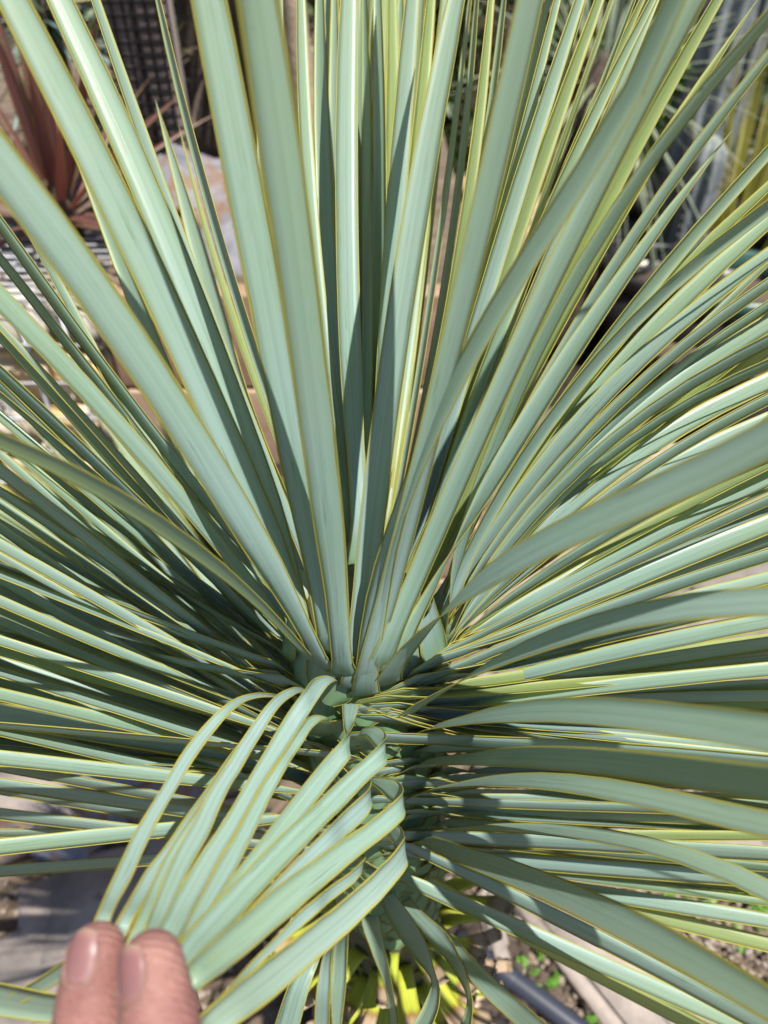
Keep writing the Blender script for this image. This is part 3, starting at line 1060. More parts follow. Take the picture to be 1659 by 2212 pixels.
def traced(pts, dend, wend, flag='b', front=False, tip=False, W=None, L=None, keel=0.06, deg=2, mats=None):
    """pts run from the far end of the visible leaf to its base on the trunk."""
    W = W or (0.0142 if front or wend > 33 else .0124) * random.uniform(.93, 1.06)
    pts = pts[::-1]
    E = P(*pts[-1], dend)
    bx, by = pts[0]
    if front:
        r = ray(bx, by)
        # intersection with the leaf-base cylinder
        zz = 1.35 + (TY / r[1]) * r[2]
        ax = axis_pt(zz)
        a = r[0]**2 + r[1]**2
        b = -2 * (r[0] * ax[0] + r[1] * TY)
        c = ax[0]**2 + TY**2 - TR**2
        disc = max(b * b - 4 * a * c, 0)
        t = (-b - math.sqrt(disc)) / (2 * a)
        Bp = CAM + r * t
    else:
        r = ray(bx, by)
        d = TY / r[1]
        zz = 1.35 + d * r[2]
        ax = axis_pt(zz)
        out = (E - ax)
        out[2] = 0
        out = norm(out)
        # bases sit round the flank, some way towards the viewer's side
        if by > 1425 and out[1] > -.8:
            th = R(random.uniform(20, 95) if out[0] > 0 else random.uniform(8, 60)) * min(1, (by - 1415) / 110) * (-1 if out[0] > 0 else 1)
            out = np.array([out[0] * math.cos(th) - out[1] * math.sin(th), out[0] * math.sin(th) + out[1] * math.cos(th), 0])
        Bp = ax + out * TR
        # slide the base along the trunk until it lies in line with the traced blade
        if len(pts) > 2:
            q_ = np.array(pts[1:], float)
            q_ = q_[np.argsort(np.abs(q_[:, 0] - bx))][:5]
            if np.ptp(q_[:, 0]) > 1.2 * np.ptp(q_[:, 1]) * .6:
                for _ in range(3):
                    v_ = (Bp - CAM) / ((Bp - CAM) @ FWD)
                    x_, y_ = 829.5 + 1550 * (v_ @ RGT), 1106 - 1550 * (v_ @ UPV)
                    k_, c_ = np.polyfit(q_[:, 0], q_[:, 1], 1)
                    e_y = np.clip(k_ * x_ + c_, by - 60, by + 130) - y_
                    zz = float(np.clip(zz - e_y * ((Bp - CAM) @ FWD) / 1550 / .62, .74, 1.11))
                    Bp = axis_pt(zz) + out * TR
    ax = axis_pt(Bp[2])
    rad = Bp - ax
    rad[2] = 0
    rad = norm(rad)
    # smooth the traced line and interpolate depth as along a straight blade
    dB = (Bp - CAM) @ FWD
    v_ = (Bp - CAM) / dB
    p0 = np.array([829.5 + 1550 * (v_ @ RGT), 1106 - 1550 * (v_ @ UPV)])
    px = np.array([p0] + [np.array(q, float) for q in pts[1:]])
    if not front:
        # the last stretch before the trunk is left to the curve itself
        keep = [0] + [i for i in range(1, len(px)) if np.linalg.norm(px[i] - p0) > 110]
        px = px[keep]
    tt = np.concatenate([[0], np.cumsum(np.linalg.norm(np.diff(px, axis=0), axis=1))])
    tt /= tt[-1]
    deg = min(deg, len(px) - 1)
    wts = np.ones(len(px))
    wts[0], wts[-1] = 8, 2
    fx, fy = np.polyfit(tt, px[:, 0], deg, w=wts), np.polyfit(tt, px[:, 1], deg, w=wts)
    te = np.linspace(0, 1, 8)
    pts = [tuple(p_) for p_ in np.stack([np.polyval(fx, te), np.polyval(fy, te)], 1)]
    cum = list(np.concatenate([[0], np.cumsum(np.linalg.norm(np.diff(np.array(pts), axis=0), axis=1))]))
    C = [Bp + np.array([0, 0, -0.018]) - rad * 0.003, Bp + np.array([0, 0, -0.008]) + rad * 0.0005, Bp + rad * 0.002]
    for q, c in zip(pts[1:], cum[1:]):
        f = c / cum[-1]
        d = 1.0 / ((1 - f) / dB + f / dend)
        C.append(P(*q, d))
    C = np.array(C)
    Tn = norm(C[-1] - C[-2])
    vis = np.sum(np.linalg.norm(np.diff(C, axis=0), axis=1))
    if not tip:
        Lt = L or random.uniform(.38, .45)
        ext = max(0.085, Lt - vis)
        k0 = norm(C[-1] - C[-2])
        bend = np.array([0, 0, -1.0]) * 0.06 * (1 - abs(k0[2]))
        C = np.vstack([C, C[-1] + k0 * ext * .5 + bend * ext * .25, C[-1] + k0 * ext + bend * ext])
    vn = (CAM - E)
    vn = norm(vn - Tn * (vn @ Tn))
    cosa = min(0.985, max(0.12, wend * dend / (1550 * W)))
    al = math.acos(cosa)
    cands = [rot_about(vn, Tn, al), rot_about(vn, Tn, -al)]
    sc = {'b': lambda n_: n_ @ SUN_TO, 'l': lambda n_: n_ @ SUN_TO, 'd': lambda n_: -abs(n_ @ SUN_TO) - (n_ @ SUN_TO) * .3}[flag]
    Ne = max(cands, key=sc)
    return build_leaf(C, rad, Ne, W, n=24, keel=keel, blend=(.015, .14) if front else (.010, .075), mats=[M['backlit_tint'], M['margin']] if flag == 'l' else None)


# ---- leaves that rise in front of the trunk and past the lens (outer face seen)
traced([(0, 351), (260, 737), (450, 977), (600, 1247), (700, 1435)], .205, 98, 'b', True)
traced([(30, 0), (100, 165), (200, 340), (300, 525), (400, 725), (480, 946), (545, 1097), (620, 1262), (690, 1425)], .24, 84, 'b', True)
traced([(130, 0), (205, 160), (285, 350), (355, 500), (425, 650), (500, 878), (550, 1017), (600, 1162), (645, 1287), (680, 1395)], .285, 66, 'b', True)
traced([(205, 0), (270, 180), (335, 340), (390, 500), (440, 650), (520, 850), (570, 1010), (620, 1170), (670, 1330), (690, 1390)], .33, 30, 'b')
traced([(338, 0), (400, 215), (450, 400), (500, 575), (530, 700), (570, 850), (620, 1050), (690, 1340)], .40, 20, 'd')
traced([(452, 0), (505, 300), (565, 600), (622, 900), (672, 1150), (705, 1330), (715, 1400)], .235, 88, 'b', True)
traced([(558, 0), (610, 400), (655, 700), (690, 950), (722, 1200), (742, 1330), (745, 1450)], .185, 108, 'b', True, W=.0135)
traced([(985, 0), (940, 250), (885, 500), (855, 750), (815, 1050), (790, 1280), (770, 1440), (768, 1480)], .30, 62, 'b', True)
traced([(1145, 0), (1100, 230), (1050, 410), (990, 700), (915, 980), (860, 1200), (815, 1370), (790, 1470)], .20, 66, 'b', True)
traced([(1465, -20), (1385, 155), (1310, 300), (1240, 410), (1160, 515), (1090, 640), (1020, 765), (935, 920), (872, 1080), (822, 1270), (795, 1420), (790, 1495)], .19, 56, 'd', True, deg=4)
traced([(1500, 0), (1436, 118), (1348, 288), (1291, 404), (1214, 566), (1115, 748), (1054, 887), (994, 1037), (929, 1187), (869, 1337), (820, 1440)], .24, 55, 'b', True)
traced([(0, 953), (125, 1000), (280, 1097), (425, 1197), (520, 1267), (600, 1337), (670, 1420)], .215, 36, 'd', True, deg=3)
# ---- central spear leaves
for (pts, d, w, f) in [
        ([(650, 0), (672, 400), (690, 650), (715, 900), (735, 1150), (745, 1330)], .42, 32, 'b'),
        ([(690, 0), (705, 400), (722, 800), (740, 1200), (750, 1340)], .44, 36, 'd'),
        ([(754, 0), (757, 400), (754, 700), (758, 1000), (762, 1300)], .40, 50, 'b'),
        ([(722, 0), (735, 500), (748, 900), (755, 1300)], .48, 30, 'd'),
        ([(787, 0), (795, 600), (790, 900), (775, 1300)], .46, 22, 'd'),
        ([(815, 0), (825, 300), (820, 600), (805, 900), (790, 1200), (775, 1380)], .44, 32, 'd'),
        ([(848, 0), (852, 300), (846, 600), (830, 800), (800, 1150), (780, 1350)], .46, 36, 'l'),
        ([(890, 0), (876, 300), (852, 560), (830, 800), (800, 1100), (778, 1350)], .37, 46, 'b'),
        ([(930, 0), (915, 300), (890, 480), (850, 800), (800, 1200), (780, 1360)], .44, 34, 'l'),
        ([(605, 0), (640, 500), (680, 850), (715, 1150), (740, 1350)], .46, 22, 'b'),
        ([(865, 0), (860, 400), (840, 700), (800, 1100), (775, 1340)], .5, 26, 'd'),
        ([(1030, 0), (1000, 300), (960, 600), (920, 850), (870, 1150), (820, 1380)], .46, 17, 'd'),
        ([(1062, 0), (1030, 300), (990, 550), (940, 850), (880, 1150), (820, 1390)], .42, 26, 'l'),
        ([(1088, 0), (1050, 300), (1000, 600), (930, 950), (860, 1250), (815, 1400)], .45, 20, 'd'),
        ([(1015, 0), (985, 250), (950, 500), (905, 800), (860, 1100), (800, 1380)], .48, 14, 'd'),
        ([(570, 500), (610, 850), (650, 1050), (680, 1250), (705, 1370)], .44, 34, 'd'),
        ([(480, 737), (525, 837), (575, 987), (615, 1137), (680, 1380)], .46, 40, 'd'),
        ([(310, 700), (400, 867), (475, 1012), (560, 1200), (640, 1390)], .44, 38, 'd'),
        # ---- upper right fan
        ([(1182, 0), (1148, 169), (1117, 305), (1060, 520), (1010, 700), (960, 850), (900, 1100), (820, 1390)], .42, 22, 'd'),
        ([(1205, 0), (1175, 118), (1141, 237), (1107, 372), (1060, 560), (1000, 800), (930, 1080), (830, 1390)], .40, 26, 'b'),
        ([(1249, 0), (1209, 152), (1175, 271), (1121, 445), (1072, 566), (1012, 728), (930, 1000), (830, 1390)], .38, 38, 'b'),
        ([(1290, 0), (1256, 135), (1215, 271), (1165, 410), (1109, 526), (1052, 667), (960, 930), (835, 1390)], .40, 36, 'l'),
        ([(1408, 0), (1351, 119), (1300, 237), (1240, 362), (1180, 480), (1100, 660), (980, 950), (840, 1390)], .38, 30, 'd'),
        ([(1385, 0), (1330, 130), (1270, 280), (1200, 440), (1120, 620), (980, 930), (840, 1385)], .40, 22, 'l'),
        ([(1547, 0), (1480, 135), (1402, 271), (1325, 430), (1271, 526), (1214, 627), (1149, 748), (1068, 910), (960, 1130), (840, 1400)], .36, 38, 'l'),
        ([(1650, 40), (1588, 119), (1520, 220), (1436, 322), (1361, 439), (1260, 590), (1120, 810), (980, 1080), (845, 1400)], .25, 36, 'd'),
        ([(1659, 118), (1571, 237), (1486, 356), (1422, 439), (1330, 590), (1200, 770), (1020, 1080), (850, 1410)], .32, 30, 'd'),
        ([(1607, 384), (1514, 497), (1412, 627), (1352, 716), (1271, 809), (1165, 930), (1000, 1150), (850, 1410)], .36, 34, 'd'),
        ([(1659, 400), (1574, 485), (1473, 586), (1392, 675), (1311, 780), (1190, 910), (1020, 1140), (850, 1410)], .37, 28, 'l'),
        ([(1659, 445), (1554, 538), (1453, 627), (1352, 728), (1200, 880), (1030, 1130), (850, 1420)], .32, 32, 'd'),
        ([(1659, 477), (1534, 594), (1433, 692), (1352, 780), (1250, 890), (1050, 1150), (850, 1420)], .38, 44, 'b'),
        ([(1659, 546), (1554, 635), (1433, 748), (1331, 829), (1200, 960), (1030, 1180), (855, 1425)], .36, 38, 'b'),
        ([(1659, 611), (1574, 683), (1473, 760), (1372, 841), (1250, 960), (1050, 1180), (860, 1430)], .35, 28, 'd'),
        ([(1659, 659), (1554, 736), (1433, 829), (1331, 910), (1100, 1150), (860, 1435)], .38, 22, 'd'),
        ([(1659, 696), (1554, 772), (1453, 841), (1352, 918), (1130, 1140), (860, 1440)], .38, 40, 'b'),
        ([(1659, 736), (1554, 801), (1433, 870), (1330, 940), (1100, 1170), (860, 1440)], .32, 28, 'd'),
        ([(1659, 785), (1554, 837), (1453, 898), (1250, 1040), (1050, 1230), (860, 1445)], .36, 22, 'd'),
        ([(1659, 821), (1574, 870), (1473, 926), (1250, 1080), (1050, 1250), (860, 1450)], .39, 40, 'b'),
        ([(1659, 862), (1594, 898), (1400, 1020), (1200, 1150), (860, 1450)], .36, 26, 'd'),
        ([(1659, 905), (1480, 990), (1300, 1100), (1080, 1270), (865, 1455)], .40, 34, 'b'),
        ([(1659, 987), (1530, 1037), (1380, 1132), (1230, 1202), (1080, 1297), (870, 1460)], .34, 27, 'd'),
        ([(1659, 1032), (1530, 1092), (1380, 1182), (1230, 1247), (1080, 1332), (870, 1465)], .38, 38, 'b'),
        ([(1659, 1082), (1530, 1132), (1405, 1197), (1255, 1262), (1080, 1362), (875, 1480)], .36, 22, 'd'),
        ([(1659, 1132), (1505, 1197), (1380, 1237), (1180, 1327), (1030, 1402), (875, 1490)], .37, 42, 'b'),
        ([(1659, 1165), (1480, 1220), (1330, 1270), (1130, 1370), (880, 1490)], .40, 26, 'd'),
        ([(1659, 1202), (1480, 1242), (1330, 1302), (1180, 1372), (1030, 1437), (880, 1500)], .35, 30, 'd'),
        ([(1659, 1250), (1480, 1280), (1330, 1340), (1150, 1400), (885, 1510)], .41, 30, 'b'),
        ([(1659, 1342), (1480, 1367), (1330, 1412), (1180, 1450), (1030, 1490), (890, 1540)], .34, 38, 'b'),
        ([(1659, 1392), (1480, 1407), (1280, 1452), (1080, 1500), (890, 1560)], .37, 30, 'd'),
        ([(1659, 1447), (1530, 1452), (1330, 1475), (1130, 1515), (895, 1580)], .35, 32, 'b'),
        ([(1659, 1505), (1480, 1505), (1280, 1510), (1080, 1540), (900, 1600)], .38, 27, 'd'),
        ([(1659, 1650), (1480, 1622), (1330, 1615), (1130, 1620), (905, 1650)], .30, 34, 'd'),
        # ---- lower right
        ([(1659, 1805), (1480, 1805), (1330, 1808), (1130, 1800), (910, 1790)], .45, 22, 'l'),
        ([(1659, 1845), (1480, 1832), (1330, 1825), (1130, 1818), (905, 1815)], .40, 34, 'd'),
        ([(1659, 1902), (1480, 1890), (1330, 1880), (1130, 1860), (905, 1850)], .44, 32, 'd'),
        ([(1659, 1988), (1480, 1960), (1330, 1935), (1180, 1910), (905, 1868)], .45, 32, 'b'),
        ([(1659, 2040), (1450, 1990), (1255, 1940), (1080, 1895), (910, 1870)], .46, 32, 'l'),
        ([(1600, 2190), (1480, 2120), (1330, 2040), (1180, 1975), (1030, 1905), (905, 1855)], .38, 36, 'd'),
        ([(1580, 2205), (1380, 2120), (1230, 2060), (1130, 2005), (980, 1940), (905, 1890)], .45, 36, 'b'),
        ([(1500, 2212), (1330, 2130), (1180, 2040), (1030, 1960), (905, 1895)], .50, 34, 'l'),
        ([(1300, 1690), (1180, 1710), (1050, 1735), (905, 1760)], .46, 22, 'd'),
        ([(1330, 1640), (1180, 1665), (1050, 1690), (905, 1720)], .46, 20, 'b'),
        ([(1400, 1580), (1230, 1600), (1080, 1630), (905, 1680)], .44, 22, 'd'),
        ([(1380, 1770), (1230, 1775), (1080, 1775), (905, 1775)], .48, 24, 'd'),
        # ---- left fan
        ([(0, 645), (69, 714), (139, 793), (208, 862), (278, 943), (343, 1015), (440, 1135), (540, 1270), (650, 1410)], .27, 46, 'b'),
        ([(55, 631), (116, 693), (185, 781), (231, 851), (301, 950), (357, 1015), (480, 1190), (655, 1410)], .36, 25, 'd'),
        ([(20, 520), (70, 575), (111, 631), (174, 712), (220, 775), (266, 828), (313, 909), (370, 1001), (490, 1190), (660, 1410)], .36, 26, 'd'),
        ([(0, 730), (58, 781), (116, 851), (185, 932), (255, 1015), (400, 1180), (650, 1420)], .34, 22, 'd'),
        ([(0, 705), (69, 775), (139, 850), (208, 928), (278, 1012), (420, 1175), (650, 1420)], .37, 15, 'b'),
        ([(0, 807), (69, 862), (139, 920), (220, 1010), (380, 1180), (640, 1425)], .34, 26, 'd'),
        ([(0, 839), (58, 883), (116, 943), (180, 1015), (350, 1190), (640, 1430)], .38, 22, 'd'),
        ([(0, 900), (80, 960), (180, 1050), (300, 1160), (480, 1310), (640, 1435)], .39, 20, 'b'),
        ([(0, 1017), (69, 1063), (139, 1119), (208, 1184), (384, 1320), (630, 1440)], .33, 25, 'd'),
        ([(14, 992), (93, 1061), (162, 1121), (231, 1184), (347, 1276), (480, 1365), (635, 1445)], .38, 17, 'b'),
        ([(81, 1017), (162, 1089), (231, 1149), (301, 1209), (384, 1276), (500, 1365), (640, 1440)], .39, 16, 'b'),
        ([(0, 1063), (69, 1112), (139, 1149), (231, 1218), (384, 1330), (630, 1450)], .36, 16, 'd'),
        ([(0, 1087), (69, 1135), (139, 1186), (208, 1237), (384, 1350), (630, 1455)], .37, 20, 'b'),
        ([(0, 1130), (93, 1190), (162, 1219), (255, 1283), (420, 1375), (630, 1460)], .39, 16, 'b'),
        ([(0, 1140), (69, 1184), (139, 1233), (208, 1295), (300, 1350), (625, 1470)], .38, 21, 'd'),
        ([(0, 1179), (69, 1207), (139, 1249), (185, 1281), (384, 1400), (625, 1475)], .34, 24, 'b'),
        ([(0, 1200), (93, 1254), (185, 1309), (301, 1376), (440, 1430), (625, 1480)], .37, 15, 'b'),
        ([(0, 1242), (93, 1269), (185, 1311), (301, 1362), (440, 1420), (625, 1480)], .35, 15, 'b'),
        ([(0, 1251), (69, 1290), (139, 1338), (197, 1375), (384, 1450), (625, 1490)], .37, 23, 'd'),
        ([(0, 1297), (69, 1330), (150, 1367), (300, 1430), (450, 1475), (625, 1500)], .34, 22, 'b'),
        ([(0, 1341), (58, 1369), (200, 1430), (384, 1490), (625, 1510)], .37, 18, 'd'),
        ([(0, 1384), (124, 1419), (248, 1460), (384, 1512), (620, 1540)], .35, 21, 'b'),
        ([(0, 1408), (124, 1443), (223, 1470), (384, 1520), (620, 1550)], .36, 19, 'b'),
        ([(112, 1371), (198, 1404), (273, 1441), (384, 1495), (620, 1530)], .39, 22, 'b'),
        ([(0, 1452), (99, 1475), (223, 1517), (322, 1552), (384, 1577), (620, 1600)], .37, 24, 'b'),
        ([(0, 1462), (99, 1498), (198, 1538), (300, 1590), (620, 1640)], .41, 22, 'd'),
        ([(0, 1500), (124, 1525), (248, 1560), (384, 1592), (620, 1620)], .35, 28, 'b'),
        ([(0, 1567), (198, 1580), (384, 1602), (620, 1630)], .33, 13, 'd'),
        ([(0, 1577), (124, 1607), (248, 1634), (352, 1661), (620, 1690)], .38, 25, 'b'),
        ([(0, 1637), (149, 1654), (298, 1669), (352, 1677), (620, 1700)], .34, 32, 'b'),
        ([(0, 1656), (149, 1684), (273, 1709), (380, 1725), (620, 1730)], .42, 21, 'd'),
        ([(0, 1694), (149, 1714), (273, 1736), (372, 1747), (620, 1760)], .40, 27, 'd'),
        ([(80, 1720), (200, 1740), (330, 1765), (620, 1790)], .45, 20, 'd'),
        ([(0, 1758), (174, 1783), (310, 1793), (620, 1800)], .42, 24, 'd'),
        ([(0, 1800), (174, 1800), (310, 1800), (620, 1810)], .44, 18, 'd'),
        ([(0, 1830), (174, 1808), (372, 1793), (620, 1790)], .36, 35, 'b'),
        ([(0, 1882), (248, 1865), (335, 1857), (640, 1850)], .42, 24, 'd'),
        ([(190, 737), (275, 862), (375, 1012), (475, 1187), (575, 1337), (660, 1400)], .38, 20, 'b'),
]:
    traced(pts, d, w, f)
# right-hand leaves whose tips end inside the frame
traced([(1640, -10), (1618, 27), (1537, 152), (1453, 288), (1352, 433), (1291, 546), (1230, 647), (1161, 768), (1089, 910), (980, 1110), (845, 1400)], .38, 38, 'l', tip=True, W=.0135)
traced([(1585, 285), (1503, 372), (1412, 485), (1352, 578), (1271, 688), (1190, 815), (1133, 930), (1054, 1087), (979, 1212), (904, 1337), (845, 1440)], .30, 44, 'b', True, tip=True, W=.0150)
traced([(385, 270), (400, 330), (430, 440), (490, 620), (540, 780), (600, 980), (690, 1350)], .50, 16, 'l', tip=True, W=.007)
traced([(455, 580), (470, 660), (520, 820), (570, 980), (690, 1350)], .52, 14, 'b', tip=True, W=.006)
# ---- broad leaves passing close by on the right
for (pts, d, w, f) in [
        ([(1670, 942), (1480, 1037), (1330, 1107), (1210, 1152), (1105, 1212), (995, 1287), (905, 1382), (835, 1470)], .19, 84, 'b'),
        ([(1670, 1297), (1530, 1307), (1380, 1327), (1280, 1352), (1180, 1382), (1050, 1440), (950, 1500), (870, 1550)], .22, 66, 'b'),
        ([(1670, 1582), (1480, 1560), (1330, 1535), (1205, 1530), (1080, 1545), (980, 1560), (890, 1590)], .195, 82, 'b'),
        ([(1670, 1692), (1480, 1665), (1330, 1648), (1180, 1637), (1030, 1635), (890, 1655)], .20, 78, 'b'),
        ([(1670, 1782), (1530, 1755), (1380, 1715), (1230, 1688), (1080, 1687), (955, 1705), (890, 1720)], .24, 58, 'b'),
        ([(1670, 1930), (1530, 1865), (1380, 1820), (1230, 1797), (1080, 1788), (930, 1790), (890, 1800)], .28, 46, 'b'),
        ([(1670, 2175), (1530, 2095), (1380, 2007), (1230, 1935), (1080, 1877), (955, 1835), (890, 1815)], .19, 100, 'b')]:
    traced(pts, d, w, f, True, deg=3)

rr_ = random.Random(23)
for k in range(46):
    if k < 6:
        e_ = (rr_.uniform(1130, 1450), -20)
    else:
        e_ = (1675, rr_.uniform(420, 1700))
    by_ = 1400 + max(0, e_[1] - 700) * .18
    traced([e_, ((e_[0] + 845) / 2, (e_[1] + by_) / 2 - 10), (845, by_)], rr_.uniform(.37, .47), rr_.uniform(13, 27), rr_.choice('bbdl'), W=.0125)
for k in range(24):
    e_ = (1675, rr_.uniform(1520, 1960))
    by_ = 1600 + (e_[1] - 1520) * .62
    traced([e_, ((e_[0] + 905) / 2, (e_[1] + by_) / 2 - 8), (905, by_)], rr_.uniform(.42, .50), rr_.uniform(15, 28), rr_.choice('ddb'), W=.0125)
for k in range(12):
    e_ = (-15, rr_.uniform(480, 1420))
    by_ = 1400 + max(0, e_[1] - 700) * .16
    traced([e_, ((e_[0] + 650) / 2, (e_[1] + by_) / 2 - 12), (650, by_)], rr_.uniform(.38, .46), rr_.uniform(11, 20), rr_.choice('bdd'), W=.012)

# ---- random fill behind: phyllotaxis on the rear and sides
fr = random.Random(11)
golden = 2.399963
i = 0
made = 0
keep_out = []
while made < 330 and i < 4000:
    if made == 24 and SINK is None:
        SINK = []
    i += 1
    t = (i * 0.6180339) % 1.0
    z = 1.085 - 0.36 * t
    az = i * golden
    e = 84 - 100 * t ** 0.8 + fr.uniform(-8, 8)
    # azimuth measured from the direction of the camera (-Y)
    a0 = (az + math.pi / 2 + math.pi) % (2 * math.pi) - math.pi
    lim = 112 if t < .45 else 80
    if a0 > 0 and t > .5:
        continue
    if abs(a0) < R(lim):
        continue
    left = a0 < 0
    if left and fr.random() < (0.8 if t < .55 else .45):
        continue
    d = np.array([math.cos(az) * math.cos(R(e)), math.sin(az) * math.cos(R(e)), math.sin(R(e))])
    rad = np.array([math.cos(az), math.sin(az), 0])
    ax = axis_pt(z)
    Bp = ax + rad * TR * (1 if t > .15 else .5)
    L = fr.uniform(.36, .46)
    C = [Bp + np.array([0, 0, -.014]) - rad * .003, Bp]
    d0 = norm(d + np.array([0, 0, .5]) * math.cos(R(e)))
    q = Bp + d0 * .03
    C.append(q)
    for k in (1, 2, 3, 4):
        x = k / 4
        C.append(q + d * (L - .03) * x + np.array([0, 0, -1]) * .05 * x * x * math.cos(R(e)))
    ab = rad * .5 * abs(d[2]) - np.array([0, 0, 1.0]) * math.cos(R(e)) + rad * max(0, math.sin(R(e)))
    ab = norm(ab - d * (ab @ d))
    Ne = rot_about(ab, d, R(fr.uniform(-50, 50)))
    build_leaf(np.array(C), rad, Ne, (.0140 if SINK is None else .0115) * fr.uniform(.85, 1.08), 16 if SINK is None else 11)
    made += 1


off_ = 0
cv, cf, cm, cu = [], [], [], []
for (V_, F_, MI_, UV_) in SINK:
    cv.append(V_)
    cf.append(F_ + off_)
    cm += MI_
    cu.append(UV_)
    off_ += len(V_)
SINK = None
o = obj_from('inner_leaves', np.concatenate(cv), np.concatenate(cf), LEAFM, yuc, cm, np.concatenate(cu))
o['kind'] = 'stuff'
for k in range(26):
    x0 = fr.uniform(690, 985)
    bxx = 770 + (x0 - 830) * .12
    xm = bxx + (x0 - bxx) * .42
    traced([(x0, -20), (x0 + (xm - x0) * .5, 480), (xm, 900), (bxx, 1330)], fr.uniform(.5, .56), fr.uniform(14, 38), fr.choice('dddbl'))

# ---- leaves bent over and pinched by the fingers: given by both edges
def r7(x, y):
    return (438.8 + x * .3968, 1316.5 + y * .3968)


def t5(x, y):
    return (x * .5, 1474.5 + y * .5)


def z8(x, y):
    return (658.3 + x * .3968, 1810 + y * .3968)


def held(conv, st, keel=0.03, n=54, s0=0.06):
    A = np.array([P(*conv(a[0], a[1]), a[2]) for a, b in st])
    B = np.array([P(*conv(b[0], b[1]), b[2]) for a, b in st])
    AB = catmull(np.hstack([A, B]), n)
    global n_leaf
    n_leaf += 1
    return ribbon('leaf', AB[:, :3], AB[:, 3:], LEAFM, yuc, keel, s0=s0)


def q1(x, y):
    return (438.8 + x * .2645, 1453.6 + y * .2645)


HOLD = [np.array(p, float) for p in ((-1000, 2000), (-860, 2060), (-100, 2450), (100, 2900))]


def hold_depth(x, y):
    """Distance from the lens grows from the pinched ends back to the trunk."""
    p = np.array([x, y], float)
    best = 1e9
    for a_, b_ in zip(HOLD, HOLD[1:]):
        t_ = np.clip((p - a_) @ (b_ - a_) / ((b_ - a_) @ (b_ - a_)), 0, 1)
        best = min(best, np.linalg.norm(p - a_ - (b_ - a_) * t_))
    return .207 + .095 * (best / 2200) ** .9


def trunk_hit(ox, oy, r):
    ry = ray(ox, oy)
    ax = axis_pt(1.35 + (TY / ry[1]) * ry[2])
    qa = ry[0]**2 + ry[1]**2
    qb = -2 * (ry[0] * ax[0] + ry[1] * TY)
    qc = ax[0]**2 + TY**2 - r**2
    t_ = (-qb - math.sqrt(max(qb * qb - 4 * qa * qc, 0))) / (2 * qa)
    return CAM + ry * t_


def held2(A, B, order, addA=(), base=None, flip=False, keel=.03, n=64):
    """A, B: edge points of one bent leaf, base end first; addA: extra depth at the first stations; base: its shield on the trunk."""
    off = .004 - .0013 * order
    ra = np.array([P(*q1(*p), hold_depth(*p) + off + (addA[i] if i < len(addA) else 0)) for i, p in enumerate(A)])
    rb = np.array([P(*q1(*p), hold_depth(*p) + off + (addA[i] if i < len(addA) else 0)) for i, p in enumerate(B)])
    if base is not None:
        h = trunk_hit(*q1(*base), TR + .002)
        up = np.array([0, 0, 1.0])
        tx = np.array([1.0, 0, 0]) * (-1 if flip else 1)
        c1 = h + up * .006 + np.array([0, -.002, 0])
        c2 = c1 * .55 + (ra[0] + rb[0]) / 2 * .45 + up * .002
        pre = [(h - up * .014 + np.array([0, .004, 0]), .034), (h - up * .004, .027), (c1, .017), (c2, .0125)]
        ra = np.vstack([[c - tx * w / 2 for c, w in pre], ra])
        rb = np.vstack([[c + tx * w / 2 for c, w in pre], rb])
    AB = catmull(np.hstack([ra, rb]), n)
    global n_leaf
    n_leaf += 1
    return ribbon('leaf', AB[:, :3], AB[:, 3:], LEAFM, yuc, keel, margin=.00064, s0=0.0 if base else .06)


held2([(640, 190), (570, 168), (420, 163), (270, 203), (130, 300), (0, 430), (-180, 660), (-338, 933), (-452, 1117), (-539, 1257), (-670, 1529), (-802, 1809), (-889, 2019), (-960, 2180), (-1100, 2310), (-1330, 2480), (-1600, 2640)],
      [(640, 215), (560, 200), (420, 212), (320, 252), (200, 352), (100, 472), (-60, 690), (-207, 933), (-320, 1126), (-460, 1397), (-583, 1677), (-697, 1879), (-767, 2045), (-850, 2240), (-980, 2400), (-1220, 2560), (-1480, 2700)], 0, (.05, .03, .015, .006))
held2([(420, 420), (190, 700), (30, 933), (-163, 1196), (-320, 1424), (-460, 1599), (-565, 1774), (-723, 2062), (-800, 2250), (-900, 2480), (-1150, 2620), (-1500, 2560), (-1800, 2500)],
      [(450, 470), (270, 760), (140, 985), (-45, 1230), (-200, 1460), (-340, 1640), (-440, 1810), (-600, 2090), (-690, 2300), (-760, 2560), (-1100, 2850), (-1500, 2830), (-1800, 2780)], 1, (.05, .02, .008))
held2([(520, 330), (200, 740), (56, 960), (-163, 1266), (-303, 1485), (-443, 1765), (-557, 2027), (-644, 2237), (-700, 2400), (-740, 2500)],
      [(560, 370), (290, 800), (170, 1010), (-45, 1300), (-185, 1520), (-320, 1800), (-430, 2060), (-520, 2270), (-600, 2430), (-640, 2520)], 2, (.05, .02, .008))
held2([(850, 165), (795, 121), (720, 120), (620, 165), (510, 270), (400, 420), (290, 580), (190, 750), (85, 910), (0, 1045), (-58, 1178), (-180, 1389), (-320, 1677), (-425, 1940), (-513, 2159), (-580, 2330), (-620, 2480)],
      [(860, 190), (815, 155), (750, 180), (660, 242), (570, 352), (480, 502), (400, 632), (305, 800), (220, 932), (130, 1122), (60, 1290), (-100, 1581), (-205, 1800), (-295, 2000), (-380, 2200), (-440, 2360), (-500, 2500)], 3, (.05, .025, .012, .005))
